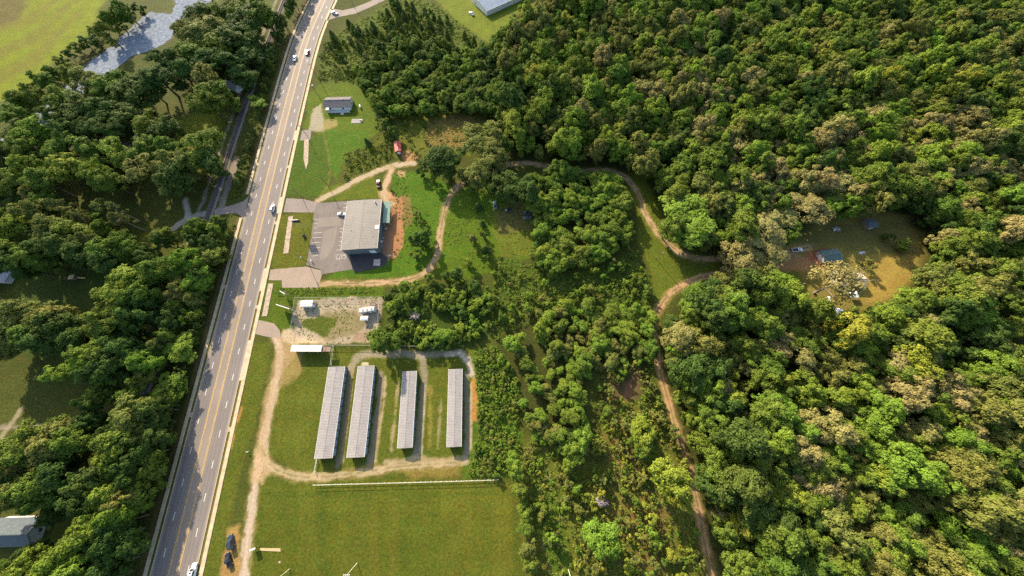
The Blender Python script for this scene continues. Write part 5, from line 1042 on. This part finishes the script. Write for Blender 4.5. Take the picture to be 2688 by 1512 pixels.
for y in np.arange(-85, 330, 3.9):
    if 88 < y < 111 or (y > 108 and random.random() < .2): continue
    q_ = float(np.interp(y, [-90, -62, -55, -8, 2, 32, 40, 88, 108, 205, 220, 330], [13, 15, 16, 15, 6.5, 6.5, 11, 11, 5.5, 6, 10, 10])) * random.uniform(.75, 1.1); rr_ = min(3.8, max(1.9, q_ * .3)) * random.uniform(.9, 1.15)
    TREES.append(['broad' if q_ > 7 else 'young', float(hx(y)) - random.uniform(14.6, 16.6) - (1.0 if q_ > 9 else 0), float(y) + random.uniform(-1.2, 1.2), rr_, q_, random.choice(['green', 'dark', 'dark', 'olive', 'dark']), 'strip' if y < 108 else 'uphighway'])  # leaf mix weighted dark: the belt's shaded crown sides put into leaf colour
for y in np.arange(-85, 330, 5.2):
    if y > 78: continue
    TREES.append(['broad', float(np.interp(y, [p[1] for p in RAIL], [p[0] for p in RAIL])) - random.uniform(8, 12) - (4 if y > 60 else 0), float(y) + random.uniform(-1.5, 1.5), random.uniform(3.2, 4.6), random.uniform(11, 16), random.choice(['green', 'dark', 'dark', 'green']), 'railwest' if y < 120 else 'uplawn'])
for y in np.arange(-82, 86, 4.6):
    TREES.append(['broad', float(np.interp(y, [p[1] for p in RAIL], [p[0] for p in RAIL])) + random.uniform(5.5, 7.5), float(y) + random.uniform(-1.2, 1.2), random.uniform(3.3, 4.3), random.uniform(10.5, 14), random.choice(['green', 'dark', 'green', 'dark', 'olive']), 'strip'])
for y in np.arange(-60, 80, 6.0):  # unseen tree rows left of the frame, added to shade the western lawns
    for x in (-276, -285): TREES.append(['broad', x - y * .12 + random.uniform(-2, 2) if y < 49 else x - 12 + random.uniform(-2, 2), float(y) + random.uniform(-2, 2), random.uniform(4.2, 5.4), random.uniform(14, 18), random.choice(['green', 'dark', 'olive']), 'westyard'])
# random stands -------------------------------------------------------
BLOCK = [(CLEAR, -1.0)]
def poisson(poly, rad, n_try, keep=lambda x, y: True, seed=1):
    r = np.random.default_rng(seed); P = np.array(poly); x0, y0 = P.min(0); x1, y1 = P.max(0); cell = rad / 1.42; H = {}; out = []
    X = r.uniform(x0, x1, n_try); Y = r.uniform(y0, y1, n_try); ok = inside(poly, X, Y)
    for x, y in zip(X[ok], Y[ok]):
        i, j = int(x // cell), int(y // cell); bad = False
        for a in range(-2, 3):
            for b in range(-2, 3):
                q = H.get((i + a, j + b))
                if q and (q[0] - x) ** 2 + (q[1] - y) ** 2 < rad * rad: bad = True; break
            if bad: break
        if bad or not keep(x, y): continue
        H[(i, j)] = (x, y); out.append((x, y))
    return out
TRK = [np.array(TR_A[::3]), np.array(TR_B[::3])]
CLR = np.array(CLEAR); CLR = np.vstack([CLR, CLR[:1]])
def clear_of(x, y, tr=4.0):
    for T_ in TRK:
        if pdist(T_, x, y) < tr: return False
    return not inside(CLEAR, np.array([x]), np.array([y]))[0] or pdist(CLR, x, y) < 1
FIXED = list(TREES); FXA = np.array([(t[1], t[2], t[3]) for t in FIXED])
def taken(x, y, r): return bool((((FXA[:, 0] - x) ** 2 + (FXA[:, 1] - y) ** 2) < (.75 * (FXA[:, 2] + r)) ** 2).any())
TANC = [(O(1870, 410, 9), 26), (O(2050, 370, 9), 22), (O(1770, 250, 9), 16), (O(2350, 1000, 9), 26), (O(2010, 880, 9), 10), (O(2060, 1150, 9), 14), (O(1660, 260, 9), 14), (O(2450, 400, 9), 30), (O(2000, 470, 9), 14)]
r_ = np.random.default_rng(21)
for px, py in ((2090, 205), (2165, 195), (2230, 240), (1680, 190), (2330, 330), (1960, 1010), (2260, 870), (2400, 1180), (1870, 930), (1040, 790)):
    q = O(px, py, 8); TREES.append(['dead', q[0], q[1], 3.2, 12.5, 'bare', 'east' if px > 1200 else 'yard_copse'])
for x, y in poisson(FOREST['east'], 4.9, 70000, clear_of, 11):
    if taken(x, y, 3): continue
    tn = max([math.exp(-((x - c_[0]) ** 2 + (y - c_[1]) ** 2) / (s_ * s_)) for c_, s_ in TANC]); q = r_.random(); n = float(fbm(x, y, 45, 6))
    if (x - 164.6) ** 2 + (y - 34) ** 2 < 60: continue
    if q < tn * .5: lf = 'tan'
    elif q < .26 + (n - .5) * 1.2: lf = 'olive'
    elif q > .93: lf = 'tan' if r_.random() < .3 else ('yellow' if r_.random() < .4 else 'bright')
    elif q > .74 - (n - .5) * .8: lf = 'bright'
    elif q > .62: lf = 'dark'
    else: lf = 'green'
    rad = float(np.clip(r_.normal(4.7, 1.25), 2.4, 7.6)); add_tree('broad', x, y, rad, lf, 'east', float(r_.uniform(.85, 1.2)))
for nm, rad_, sp, kd, lo, hi, seed in (('copse', 4.0, ('green', 'bright', 'bright', 'green'), 'broad', 2.6, 4.6, 12), ('middle', 3.9, ('bright', 'olive', 'bright', 'green'), 'broad', 1.9, 4.2, 13), ('young', 4.2, ('green', 'bright', 'dark', 'green'), 'broad', 2.4, 4.4, 14), ('yard_copse', 3.3, ('green', 'bright', 'bright', 'dark'), 'young', 1.9, 3.9, 15)):
    for x, y in poisson(FOREST[nm], rad_, 9000, clear_of, seed):
        if taken(x, y, 1.5) or (nm in ('middle', 'yard_copse', 'copse') and fbm(x, y, 13, 5) < .36): continue
        add_tree(kd, x, y, float(lo + (hi - lo) * r_.random() ** 1.3), sp[int(r_.integers(4))], nm, float(r_.uniform(.8, 1.15)))
for x, y in poisson(FOREST['cedars'], 4.2, 5000, clear_of, 16):
    if fbm(x, y, 22, 3) > .42: add_tree('cedar' if r_.random() < .4 else 'young', x, y, float(r_.uniform(1.4, 2.7)), 'cedar' if r_.random() < .5 else 'green', 'cedars', float(r_.uniform(.7, 1.05)))
for x, y in poisson(FOREST['young'], 12, 2000, clear_of, 17): add_tree('cedar', x, y, float(r_.uniform(1.5, 2.3)), 'cedar', 'young', .95)
BUSH = PL(O, [(1300, 1180), (1340, 1110), (1460, 1175), (1490, 1050), (1500, 960), (1560, 920), (1610, 905), (1660, 990), (1705, 1130), (1740, 1270), (1770, 1470), (1350, 1480), (1330, 1330)])
for x, y in poisson(BUSH, 2.6, 12000, lambda x, y: clear_of(x, y, 2.6), 18):
    n = fbm(x, y, 17, 4); lane = abs(line_dist(PL(O, [(1370, 1140), (1400, 1250), (1420, 1350), (1440, 1470)]), np.array([x]), np.array([y]))[0])
    if n < (.36 if (x - O(1578, 980)[0]) ** 2 + (y - O(1578, 980)[1]) ** 2 > 40 else .9) or lane < 2.5 or taken(x, y, .8): continue
    big = r_.random() < .3; add_tree('young' if big else 'shrub', x, y, float(r_.uniform(1.5, 2.6) if big else r_.uniform(.8, 1.9)), ('olive', 'yellow', 'green', 'olive', 'bright')[int(r_.integers(5))], 'bushland')
THICK = PL(O, [(1180, 1195), (1205, 1060), (1195, 885), (1250, 870), (1300, 970), (1305, 1110), (1295, 1190)])
for x, y in poisson(THICK, 2.2, 6000, lambda x, y: True, 19): add_tree('shrub' if r_.random() < .8 else 'young', x, y, float(r_.uniform(.9, 1.9)), ('green', 'bright', 'bright', 'olive')[int(r_.integers(4))], 'thicket', .9)
for poly, z_, rad_, sp, seed, pr in (([(1240, 670), (1330, 690), (1420, 690), (1600, 640), (1640, 700), (1640, 745), (1540, 770), (1420, 755), (1290, 810), (1245, 860), (1235, 760)], 'gully', 2.2, ('green', 'bright', 'bright', 'olive'), 30, .85), ([(820, 100), (900, 190), (930, 235), (890, 205), (800, 200), (805, 150)], 'uphouse', 2.4, ('green', 'olive', 'bright'), 31, .75),
                                  ([(865, 390), (920, 372), (985, 330), (985, 390), (930, 420), (870, 450)], 'uphouse', 2.4, ('green', 'olive', 'yellow'), 32, .55), ([(1000, 290), (1080, 290), (1060, 350), (1120, 390), (1060, 420), (1010, 370)], 'meadow', 2.6, ('olive', 'yellow', 'green'), 33, .5),
                                  ([(1230, 500), (1345, 470), (1340, 640), (1240, 670)], 'meadow', 5.5, ('bright', 'olive', 'yellow'), 34, .2), ([(560, 620), (590, 560), (600, 555), (575, 650)], 'strip', 1.9, ('green', 'bright'), 35, .7), ([(575, 500), (610, 455), (622, 470), (600, 500)], 'strip', 1.9, ('bright', 'green'), 36, .8),
                                  ([(965, 440), (1040, 440), (1050, 690), (1000, 690)], 'bank', 7.5, ('bright', 'bright'), 37, .25), ([(1340, 1130), (1380, 1180), (1420, 1300), (1440, 1460), (1400, 1460), (1350, 1290)], 'bushland', 2.6, ('green', 'yellow', 'bright'), 38, .5)):
    for x, y in poisson(PL(O, poly), rad_, 3000, lambda x, y: clear_of(x, y, 2.4), seed):
        if z_ == 'gully' and r_.random() < .16: add_tree('young', x, y, float(r_.uniform(1.4, 2.6)), sp[int(r_.integers(len(sp)))], z_, .9)
        elif r_.random() < pr: add_tree('shrub', x, y, float(r_.uniform(.6, 1.6)), sp[int(r_.integers(len(sp)))], z_, .85)
# keep carriageways and buildings free
RAILA = np.array(RAIL)
def free(t):
    x, y, r = t[1], t[2], t[3]
    if abs(x - hx(y)) < 12.4 + min(r, 3) * .3: return False
    if pdist(RAILA, x, y) < 2.8: return False
    for c_, rz_, L__, W__ in STORE:
        dx, dy = x - c_[0], y - c_[1]; u_ = dx * math.cos(rz_) + dy * math.sin(rz_); v_ = -dx * math.sin(rz_) + dy * math.cos(rz_)
        if abs(u_) < L__ / 2 + r and abs(v_) < W__ / 2 + r: return False
    return True
WFILL = [(-330, 62), (-330, 135), (-262, 135), (-226, 128), (-210, 112), (-206, 96), (-212, 84), (-222, 68), (-240, 62)]
HOMES = [(-199.5, -55, 12), (-268.5, 56.5, 9), (-236, 151.5, 9), (-219, 158.6, 6), (-244.5, 141, 10), (-189.6, 194.6, 7), (-191.4, 155, 7), (-230.5, 54.5, 7)]
LAWNS = [[(-262, 18), (-262, 48), (-206, 52), (-200, 18)], [(-262, -30), (-262, -8), (-200, -8), (-200, -30)]]
for x, y in poisson(WFILL, 8.5, 6000, lambda x, y: True, 41):
    if taken(x, y, 3) or any(inside(l_, np.array([x]), np.array([y]))[0] for l_ in LAWNS) or any((x - a_) ** 2 + (y - b_) ** 2 < c_ * c_ for a_, b_, c_ in HOMES): continue
    add_tree('broad', x, y, float(r_.uniform(3.6, 5.4)), ('dark', 'green', 'dark', 'olive')[int(r_.integers(4))], 'westyard' if y < 60 else 'westwood', float(r_.uniform(.95, 1.2)))
def img(t, f=.62):
    z_ = t[4] * f - CAM_H; dz = t[2] * ST - z_ * CT; return (t[1] / dz * FPX + CPX, CPY - (t[2] * CT + z_ * ST) / dz * FPX)
OPEN = [[(1290, 110), (1130, 90), (1010, 190), (930, 260), (880, 330), (700, 450), (640, 540), (800, 585), (920, 510), (1010, 430), (1180, 380), (1300, 290), (1340, 190)], [(930, 220), (1130, 70), (1310, 100), (1310, 300), (1160, 400), (1010, 370)], [(680, 440), (920, 470), (900, 560), (800, 590), (690, 520)], [(1320, -60), (1640, -60), (1600, 20), (1430, 130), (1330, 90)], [(200, 870), (340, 920), (350, 990), (220, 950)], [(-200, 660), (170, 610), (360, 420), (500, 300), (670, 170), (830, -30), (600, -200), (-300, -200)],
        [(1230, 800), (1350, 640), (1480, 690), (1540, 800), (1620, 880), (1690, 880), (1690, 1100), (1640, 1140), (1510, 980), (1350, 1020), (1240, 890)], [(1590, 1460), (1680, 1180), (1690, 880), (1770, 880), (1770, 1150), (1720, 1300), (1690, 1460)], [(560, 1449), (1300, 1430), (1320, 1520), (560, 1535)], [(1040, 1580), (1260, 1640), (1240, 1740), (1060, 1710)],
        [(-50, 2130), (780, 2130), (760, 2350), (480, 2330), (-50, 2300)], [(-50, 2750), (420, 2720), (540, 2950), (560, 3150), (300, 3240), (-50, 3250)], [(1010, 980), (1150, 980), (1140, 1040), (1010, 1030)], [(1245, 925), (1340, 925), (1340, 975), (1250, 960)], [(800, 1068), (1010, 1060), (1020, 1095), (800, 1098)], [(0, 3880), (240, 3900), (200, 4120), (0, 4130)], [(1400, 1480), (1650, 1480), (1650, 1700), (1480, 1780), (1320, 1720)]]
def sight(t):
    if t[1] > -175: return True
    for f_ in (.3, .55, .85):
        u_, w_ = img(t, f_); u_, w_ = u_ / KK, w_ / KK
        for q_ in OPEN:
            if inside(q_, np.array([u_]), np.array([w_]))[0]: return False
    return True
TREES = [t for t in TREES if free(t) and sight(t)]
for t in TREES:   # belt trees stay as low as their shadows on the carriageway show
    off = t[1] - float(hx(t[2]))
    if -32 < off < -11:
        def reach(t, off): return off + .55 * t[3] + 1.157 * t[4] * .92 - float(np.interp(t[2] - 1.925 * t[4] * .92, [-90, -32, -24, 8, 16, 62, 72, 205, 216, 300], [3.5, 3.5, -4.8, -4.8, -0.5, -.5, -5.5, -5.5, 0.5, 1.5]))
        if t[4] > 7 and off < -18.5:
            while reach(t, off) > 0 and off > -26: t[1] -= .5; off -= .5
        while t[4] > 4.5 and reach(t, off) > 0: t[4] *= .96
        if t[0] == 'broad' and t[4] < 6.5: t[3] = min(t[3], 3.2)
for t in TREES:
    t[4] *= {'yardside': .72, 'yard_copse': .68, 'middle': .66, 'copse': .8, 'fieldrow': .7, 'young': .8, 'homestead': .8, 'thicket': .9, 'creek': .8, 'trackside': .85}.get(t[6], 1.0)

ZONE = {'west': ('west of the railway by the crossing', 'trees west of the railway crossing'), 'railwest': ('in the belt along the far side of the railway', 'trees along the far side of the railway'), 'westyard': ('around the shaded western yards', 'trees around the western yards'),
        'strip': ('in the belt between the highway and the railway', 'trees between highway and railway'), 'creek': ('on the creek bank beside the yellow field', 'trees on the creek bank'), 'creekeast': ('in the wood between the creek and the railway', 'trees between creek and railway'),
        'uplawn': ('beside the lawn above the railway crossing', 'trees around the upper lawn'), 'westwood': ('in the western wood below the creek', 'trees of the western wood'), 'uphighway': ('beside the upper highway', 'trees beside the upper highway'),
        'trackside': ('where the earth track enters the wood', 'trees where the track enters the wood'), 'meadow': ('in the meadow inside the track loop', 'plants in the meadow inside the track loop'), 'bank': ('on the soil bank behind the metal building', 'plants on the bank behind the metal building'),
        'junction': ('beside the grass triangle of the tracks', 'trees beside the grass triangle'), 'homestead': ('around the homestead clearing', 'trees around the homestead'), 'bushland': ('in the bushy ground left of the lower track', 'plants of the bushy ground'),
        'house': ('near the red shed and the grey-roofed house', 'trees near the red shed'), 'yardside': ('beside the gravel yard', 'trees beside the gravel yard'), 'fieldrow': ('in the row along the ball field', 'trees in the row along the ball field'),
        'uphouse': ('on the rough grass above the grey-roofed house', 'plants above the grey-roofed house'), 'east': ('in the large eastern wood', 'trees of the large eastern wood'), 'copse': ('in the copse inside the track loop', 'trees of the copse inside the loop'),
        'middle': ('in the central wood left of the track', 'trees of the central wood'), 'young': ('in the young stand below the barn lawn', 'trees of the young stand'), 'yard_copse': ('in the copse between gravel yard and storage rows', 'trees of the copse by the storage rows'),
        'cedars': ('in the scattered stand near the top of the highway', 'trees of the stand near the top of the highway'), 'thicket': ('in the thicket beside the storage rows', 'plants of the thicket beside the storage rows'), 'gully': ('in the shaded gully', 'plants of the shaded gully')}
LOOK = {'green': 'mid-green', 'bright': 'bright green', 'dark': 'dark green', 'olive': 'olive green', 'tan': 'tan-crowned', 'yellow': 'yellow-green', 'cedar': 'dark conical', 'pine': 'tall sparse', 'bare': 'leafless grey'}
KNAME = {'broad': 'broadleaf_tree', 'young': 'young_tree', 'cedar': 'cedar_tree', 'pine': 'pine_tree', 'shrub': 'shrub', 'bare': 'oak_tree', 'dead': 'dead_tree'}
WORD = {'broad': 'broadleaf tree', 'young': 'young tree', 'cedar': 'cedar', 'pine': 'pine', 'shrub': 'shrub', 'bare': 'thin-leaved old oak', 'dead': 'dead tree'}
SPECIAL = [(O(1733, 558, 7), 'single rounded bright green tree standing against the dark wood at the track bend'), (O(1925, 592, 8), 'broad tan oak arching over the homestead drive'), (O(1690, 1195, 7), 'large yellow-green tree leaning over the lower earth track'),
           (O(1508, 1345, 5), 'tall narrow bright green tree in the bushy ground'), (O(2120, 705, 7), 'large bare-limbed oak spreading over the homestead house'), (O(1512, 1262, .6), 'leafless purplish-grey bush in the bushy ground'), (O(925, 358, 2), 'lone dark cedar on the lawn above the drive'),
           (O(1115, 398, 7), 'big dark round tree just above the loop of the earth track'), (K1(1570, 600, 8), 'olive round-headed tree beside the small pale house')]
ZS = {'west': 'west of the railway crossing', 'railwest': 'belt beyond the railway', 'westyard': 'western yards', 'strip': 'roadside belt', 'creek': 'creek bank', 'creekeast': 'wood beside the creek', 'uplawn': 'upper lawn', 'westwood': 'western wood', 'uphighway': 'upper roadside', 'trackside': 'trackside', 'meadow': 'loop meadow', 'bank': 'soil bank',
      'junction': 'track bend', 'homestead': 'homestead', 'bushland': 'bushy ground', 'house': 'house lawn', 'yardside': 'yard edge', 'fieldrow': 'row along the ball field', 'uphouse': 'rough grass', 'east': 'eastern wood', 'copse': 'copse inside the track loop', 'middle': 'central wood', 'young': 'stand below the barn lawn', 'yard_copse': 'copse by the storage rows', 'cedars': 'cedar stand', 'thicket': 'thicket', 'gully': 'gully'}
LANDM = [(c_, n_) for c_, n_ in [((-82, 85), 'the metal building'), ((-115, 178), 'the grey-roofed house'), ((-71, 142), 'the red shed'), ((-82, -10), 'the outermost storage row'), ((-25, -8), 'the storage row beside the thicket'), ((-98, 17), 'the long white-roofed building'), ((-73, 37), 'the travel trailer'), ((-5, -37), 'the end of the rail fence'), ((171, 67), 'the teal-roofed garage'), ((176, 53), 'the homestead house'),
         ((164, 36), 'the lower carport'), ((202, 87), 'the slate-coloured shed'), ((5, 278), 'the barn'), ((-10, 100), 'the teal pickup'), ((-199, -55), 'the slate-roofed house'), ((-268, 56), 'the pale gabled house'), ((-230, 54), 'the playset'), ((-236, 151), 'the white mobile home'), ((-189, 194), 'the small pale house'), ((-191, 155), 'the tan shed'), ((-174, 92), 'the railway crossing'), ((-105, 40), 'the portable office'), ((-140, 275), 'the narrow top street'),
         (R3(1085, 505), 'the pole on the grass triangle'), (O(1655, 780), 'the fork of the lower track'), (O(1700, 1075), 'the middle of the lower track'), (O(1775, 1380), 'the bottom of the lower track'), (O(1580, 970), 'the red soil patch'), (O(1290, 411), 'the top of the track loop'), (O(1105, 610), 'the left bend of the track loop'), (O(1610, 497), 'the upper track bend'), (K1(1200, 230), 'the wide creek pool'), (K1(300, 920), 'the lower creek'), (O(1512, 1262), 'the leafless purplish bush'), (O(2190, 660), 'the lit homestead lawn'), (K1(60, 100), 'the yellow field')]]
LMA = np.array([c_ for c_, n_ in LANDM])
def where(t):
    d = np.hypot(LMA[:, 0] - t[1], LMA[:, 1] - t[2]); k = int(d.argmin()); dx, dy = t[1] - LMA[k, 0], t[2] - LMA[k, 1]; a_ = math.degrees(math.atan2(dy, dx)) % 360
    w_ = ['right of', 'upper right of', 'above', 'upper left of', 'left of', 'lower left of', 'below', 'lower right of'][int((a_ + 22.5) // 45) % 8]
    return ('close ' if d[k] < 12 else '' if d[k] < 30 else 'well ' if d[k] < 60 else 'far ') + w_ + ' ' + LANDM[k][1]
def size_word(t):
    k = t[3] / {'broad': 4.5, 'young': 2.5, 'cedar': 2.0, 'pine': 4.0, 'shrub': 1.3, 'bare': 5, 'dead': 3.2}[t[0]]; return 'small' if k < .72 else 'smallish' if k < .9 else 'mid-sized' if k < 1.08 else 'large' if k < 1.3 else 'very large'
def proj(t):
    v_ = Vector((t[1], t[2] * 1.0, t[4] * .6 - CAM_H)); dz = v_.y * ST - v_.z * CT; return t[3] / dz
def in_view(t):
    v_ = Vector((t[1], t[2], t[4] * .6 - CAM_H)); dz = v_.y * ST - v_.z * CT; u_ = v_.x / dz * FPX + CPX; w_ = CPY - (v_.y * CT + v_.z * ST) / dz * FPX; m_ = t[3] / dz * FPX
    return -m_ < u_ < 2688 + m_ and -m_ < w_ < 1512 + m_
RANK = {}; REST = []
for t in TREES:
    (RANK.setdefault(t[0], []).append(t) if in_view(t) else REST.append(t))
def leaf_slot(o, lf): o.material_slots[0].link = 'OBJECT'; o.material_slots[0].material = LEAF[lf]
fixed_ids = {id(t) for t in FIXED}
for kd, L_ in RANK.items():
    L_.sort(key=lambda t: -proj(t) - (9 if id(t) in fixed_ids else 0)); REST += L_[300:]
    for t in L_[:300]:
        tm, cm = PROTO[kd][int(r_.integers(len(PROTO[kd])))]; w_, g_ = ZONE[t[6]]
        a_ = LOOK[t[5]]; lb = '%s %s %s %s, %s' % (size_word(t), a_, WORD[kd], where(t), ZS[t[6]]); lb = lb if len(lb.split()) <= 16 else ' '.join(lb.split()[1 + (lb.startswith('very')):]); lb = lb if len(lb.split()) <= 16 else lb.replace(' of the track loop', ' of the loop').replace(' inside the track loop', '').replace(' broadleaf', ''); lb = lb if len(lb.split()) <= 16 else lb.split(',')[0]; gr_ = '%s: %s' % (g_, a_ + ' ' + WORD[kd]) ; nm = KNAME[kd]
        for sp_, sl in SPECIAL:
            if (sp_[0] - t[1]) ** 2 + (sp_[1] - t[2]) ** 2 < 2.5 and id(t) in fixed_ids: lb = sl; gr_ = None; break
        e = thing(nm, lb, {'shrub': 'shrub'}.get(kd, 'tree'), (t[1], t[2]), float(r_.uniform(0, 6.28)), gr_)
        s_ = t[3] / DIM[kd][0]; k_ = float(r_.uniform(.86, 1.16)); e.scale = (s_ * k_, s_ / k_, t[4] / DIM[kd][1]); e.rotation_euler = (float(r_.normal(0, .05)), float(r_.normal(0, .05)), e.rotation_euler[2])
        link('trunk', tm, e); c_ = link('crown', cm, e); leaf_slot(c_, t[5])

# ------------------------------------------------------------------ masses too many to count: scattered by geometry nodes
def scatter(name, pts, protos, label):
    """pts: (x, y, z, rz, sx, sz, index); protos: list of lists of (mesh, leaf material)."""
    pc = bpy.data.collections.new(name + '_sources')
    for i, (me, lf) in enumerate(protos):
        o = bpy.data.objects.new('%s_source_%03d' % (name, i), me); pc.objects.link(o)
        if lf: leaf_slot(o, lf)
    P = np.array(pts, float); me = bpy.data.meshes.new(name); me.from_pydata([tuple(p[:3]) for p in P], [], [])
    for nm, ty, arr in (('rot', 'FLOAT_VECTOR', np.stack([np.sin(P[:, 3] * 37) * .06, np.sin(P[:, 3] * 53) * .06, P[:, 3]], 1)), ('scl', 'FLOAT_VECTOR', np.stack([P[:, 4] * (1 + .14 * np.sin(P[:, 3] * 91)), P[:, 4] * (1 - .12 * np.sin(P[:, 3] * 91)), P[:, 5]], 1))):
        a = me.attributes.new(nm, ty, 'POINT'); a.data.foreach_set('vector', arr.astype(np.float32).ravel())
    a = me.attributes.new('pick', 'INT', 'POINT'); a.data.foreach_set('value', P[:, 6].astype(np.int32))
    o = kind(link(name, me), 'stuff', label)
    ng = bpy.data.node_groups.new(name, 'GeometryNodeTree'); ng.interface.new_socket('Geometry', in_out='INPUT', socket_type='NodeSocketGeometry'); ng.interface.new_socket('Geometry', in_out='OUTPUT', socket_type='NodeSocketGeometry')
    N = ng.nodes; gi = N.new('NodeGroupInput'); go = N.new('NodeGroupOutput'); ip = N.new('GeometryNodeInstanceOnPoints'); ci = N.new('GeometryNodeCollectionInfo')
    ci.inputs['Collection'].default_value = pc; ci.inputs['Separate Children'].default_value = True; ci.inputs['Reset Children'].default_value = True; ip.inputs['Pick Instance'].default_value = True
    def na(nm, ty): q = N.new('GeometryNodeInputNamedAttribute'); q.data_type = ty; q.inputs['Name'].default_value = nm; return [s for s in q.outputs if s.enabled][0]
    L = ng.links; L.new(gi.outputs[0], ip.inputs['Points']); L.new(ci.outputs[0], ip.inputs['Instance']); L.new(na('pick', 'INT'), ip.inputs['Instance Index']); L.new(na('rot', 'FLOAT_VECTOR'), ip.inputs['Rotation']); L.new(na('scl', 'FLOAT_VECTOR'), ip.inputs['Scale'])
    L.new(ip.outputs[0], go.inputs[0]); md = o.modifiers.new('scatter', 'NODES'); md.node_group = ng; return o
combo = []; cidx = {}
for kd in ('broad', 'young', 'cedar', 'shrub'):
    for lf in LEAF:
        for j, (tm, cm) in enumerate(PROTO[kd]): cidx[(kd, lf, j)] = len(combo); combo.append((cm, lf))
pts = []
for t in REST:
    kd = t[0] if t[0] in ('broad', 'young', 'cedar', 'shrub') else 'broad'; j = int(r_.integers(len(PROTO[kd]))); s_ = t[3] / DIM[kd][0]
    pts.append((t[1], t[2], 0, r_.uniform(0, 6.28), s_, t[4] / DIM[kd][1], cidx[(kd, t[5], j)]))
# belts of wood beyond the frame and undergrowth filling the forest floor
if pts: scatter('woodland', pts, combo, 'dense mass of further trees in the eastern wood')
# undergrowth and rough weeds
def tuft(seed, n=46, r0=.55, h=.3, leaf=.12):
    r = np.random.default_rng(seed); a = r.uniform(0, 6.28, n); d = r0 * r.random(n) ** .6; C = np.stack([d * np.cos(a), d * np.sin(a), h * r.uniform(.2, 1, n) * (1 - .5 * d / r0)], 1)
    Nn = np.stack([np.cos(a) * .5, np.sin(a) * .5, r.uniform(.6, 1.2, n)], 1) + r.normal(size=(n, 3)) * .4; return C, Nn, leaf * r.uniform(.7, 1.6, n), r.random(n)
TUFT = [leaf_mesh('tuft', *tuft(700 + i)) for i in range(4)]
for m_ in TUFT: m_.materials.append(LEAF['green'])
wl_ = []; wc = [(m_, lf) for lf in ('green', 'olive', 'yellow', 'bright', 'tan') for m_ in TUFT]
def weeds(poly, dens, sp, seed, s0=.7, s1=1.7, thr=.42, f=O):
    P = np.array(PL(f, poly)); r = np.random.default_rng(seed); x0, y0 = P.min(0); x1, y1 = P.max(0); n = int((x1 - x0) * (y1 - y0) * dens); X = r.uniform(x0, x1, n); Y = r.uniform(y0, y1, n); ok = inside(P, X, Y) & (fbm(X, Y, 9, seed % 9) > thr)
    for T_, w_ in ((TR_A, 2.2), (TR_B, 2.2), (TR_N, 2.2), (TR_S, 3.2), (TR_L, 2.2)): ok &= line_dist(T_[::2], X, Y) > w_
    lf = ['green', 'olive', 'yellow', 'bright', 'tan']
    for x, y in zip(X[ok], Y[ok]): s_ = r.uniform(s0, s1); wl_.append((x, y, 0, r.uniform(0, 6.28), s_, s_ * r.uniform(.6, 1.1), lf.index(sp[int(r.integers(len(sp)))]) * 4 + int(r.integers(4))))
weeds([(1000, 290), (1220, 285), (1240, 340), (1180, 400), (1060, 420), (1000, 380)], .35, ('olive', 'yellow', 'tan', 'green'), 1)
weeds([(985, 440), (1060, 430), (1150, 470), (1100, 620), (1060, 690), (1000, 650)], .3, ('bright', 'green', 'bright'), 2, .5, 1.1)
weeds([(1120, 520), (1190, 455), (1330, 460), (1345, 640), (1240, 690), (1150, 710), (1090, 690)], .25, ('bright', 'green', 'olive', 'yellow'), 3, .5, 1.2)
weeds([(838, 95), (905, 50), (990, 0), (1080, 0), (1160, 60), (1260, 130), (1000, 240), (920, 205), (800, 200)], .28, ('green', 'olive', 'bright', 'yellow'), 4, .8, 2.0, .36)
weeds([(1290, 1180), (1330, 1100), (1460, 1170), (1500, 1060), (1560, 1000), (1660, 1020), (1700, 1130), (1740, 1270), (1770, 1480), (1330, 1480)], .5, ('olive', 'yellow', 'tan', 'green', 'olive'), 5, .7, 1.8, .38)
weeds([(1240, 640), (1420, 690), (1600, 640), (1640, 760), (1440, 790), (1290, 830), (1240, 860)], .5, ('green', 'green', 'bright', 'olive'), 6, .8, 2.0, .3)
weeds([(1180, 1195), (1205, 1060), (1195, 885), (1250, 870), (1300, 970), (1310, 1200)], .9, ('green', 'bright', 'bright'), 7, .8, 1.8, .3)
weeds([(690, 725), (965, 722), (965, 738), (700, 745)], 1.2, ('bright', 'green'), 8, .6, 1.3, .3)
weeds([(640, 460), (980, 455), (1830, 445), (1790, 900), (1740, 1060), (1250, 1085), (700, 1060), (620, 850)], .9, ('olive', 'tan', 'tan', 'yellow', 'green'), 11, .3, .7, .45, Y1)
weeds([(865, 385), (920, 370), (985, 320), (1000, 395), (930, 425), (865, 455)], .5, ('green', 'olive', 'yellow'), 9, .7, 1.6, .35)
weeds([(1575, 430), (1620, 440), (1680, 570), (1720, 640), (1640, 700), (1605, 600)], .12, ('yellow', 'green'), 10, .4, .8)
scatter('weeds', wl_, wc, 'rough grass and weeds on the uncut ground')
print('TREES', len(TREES), {k: len(v) for k, v in RANK.items()}, 'rest', len(REST), 'weeds', len(wl_), 'objects', len(SC.objects))
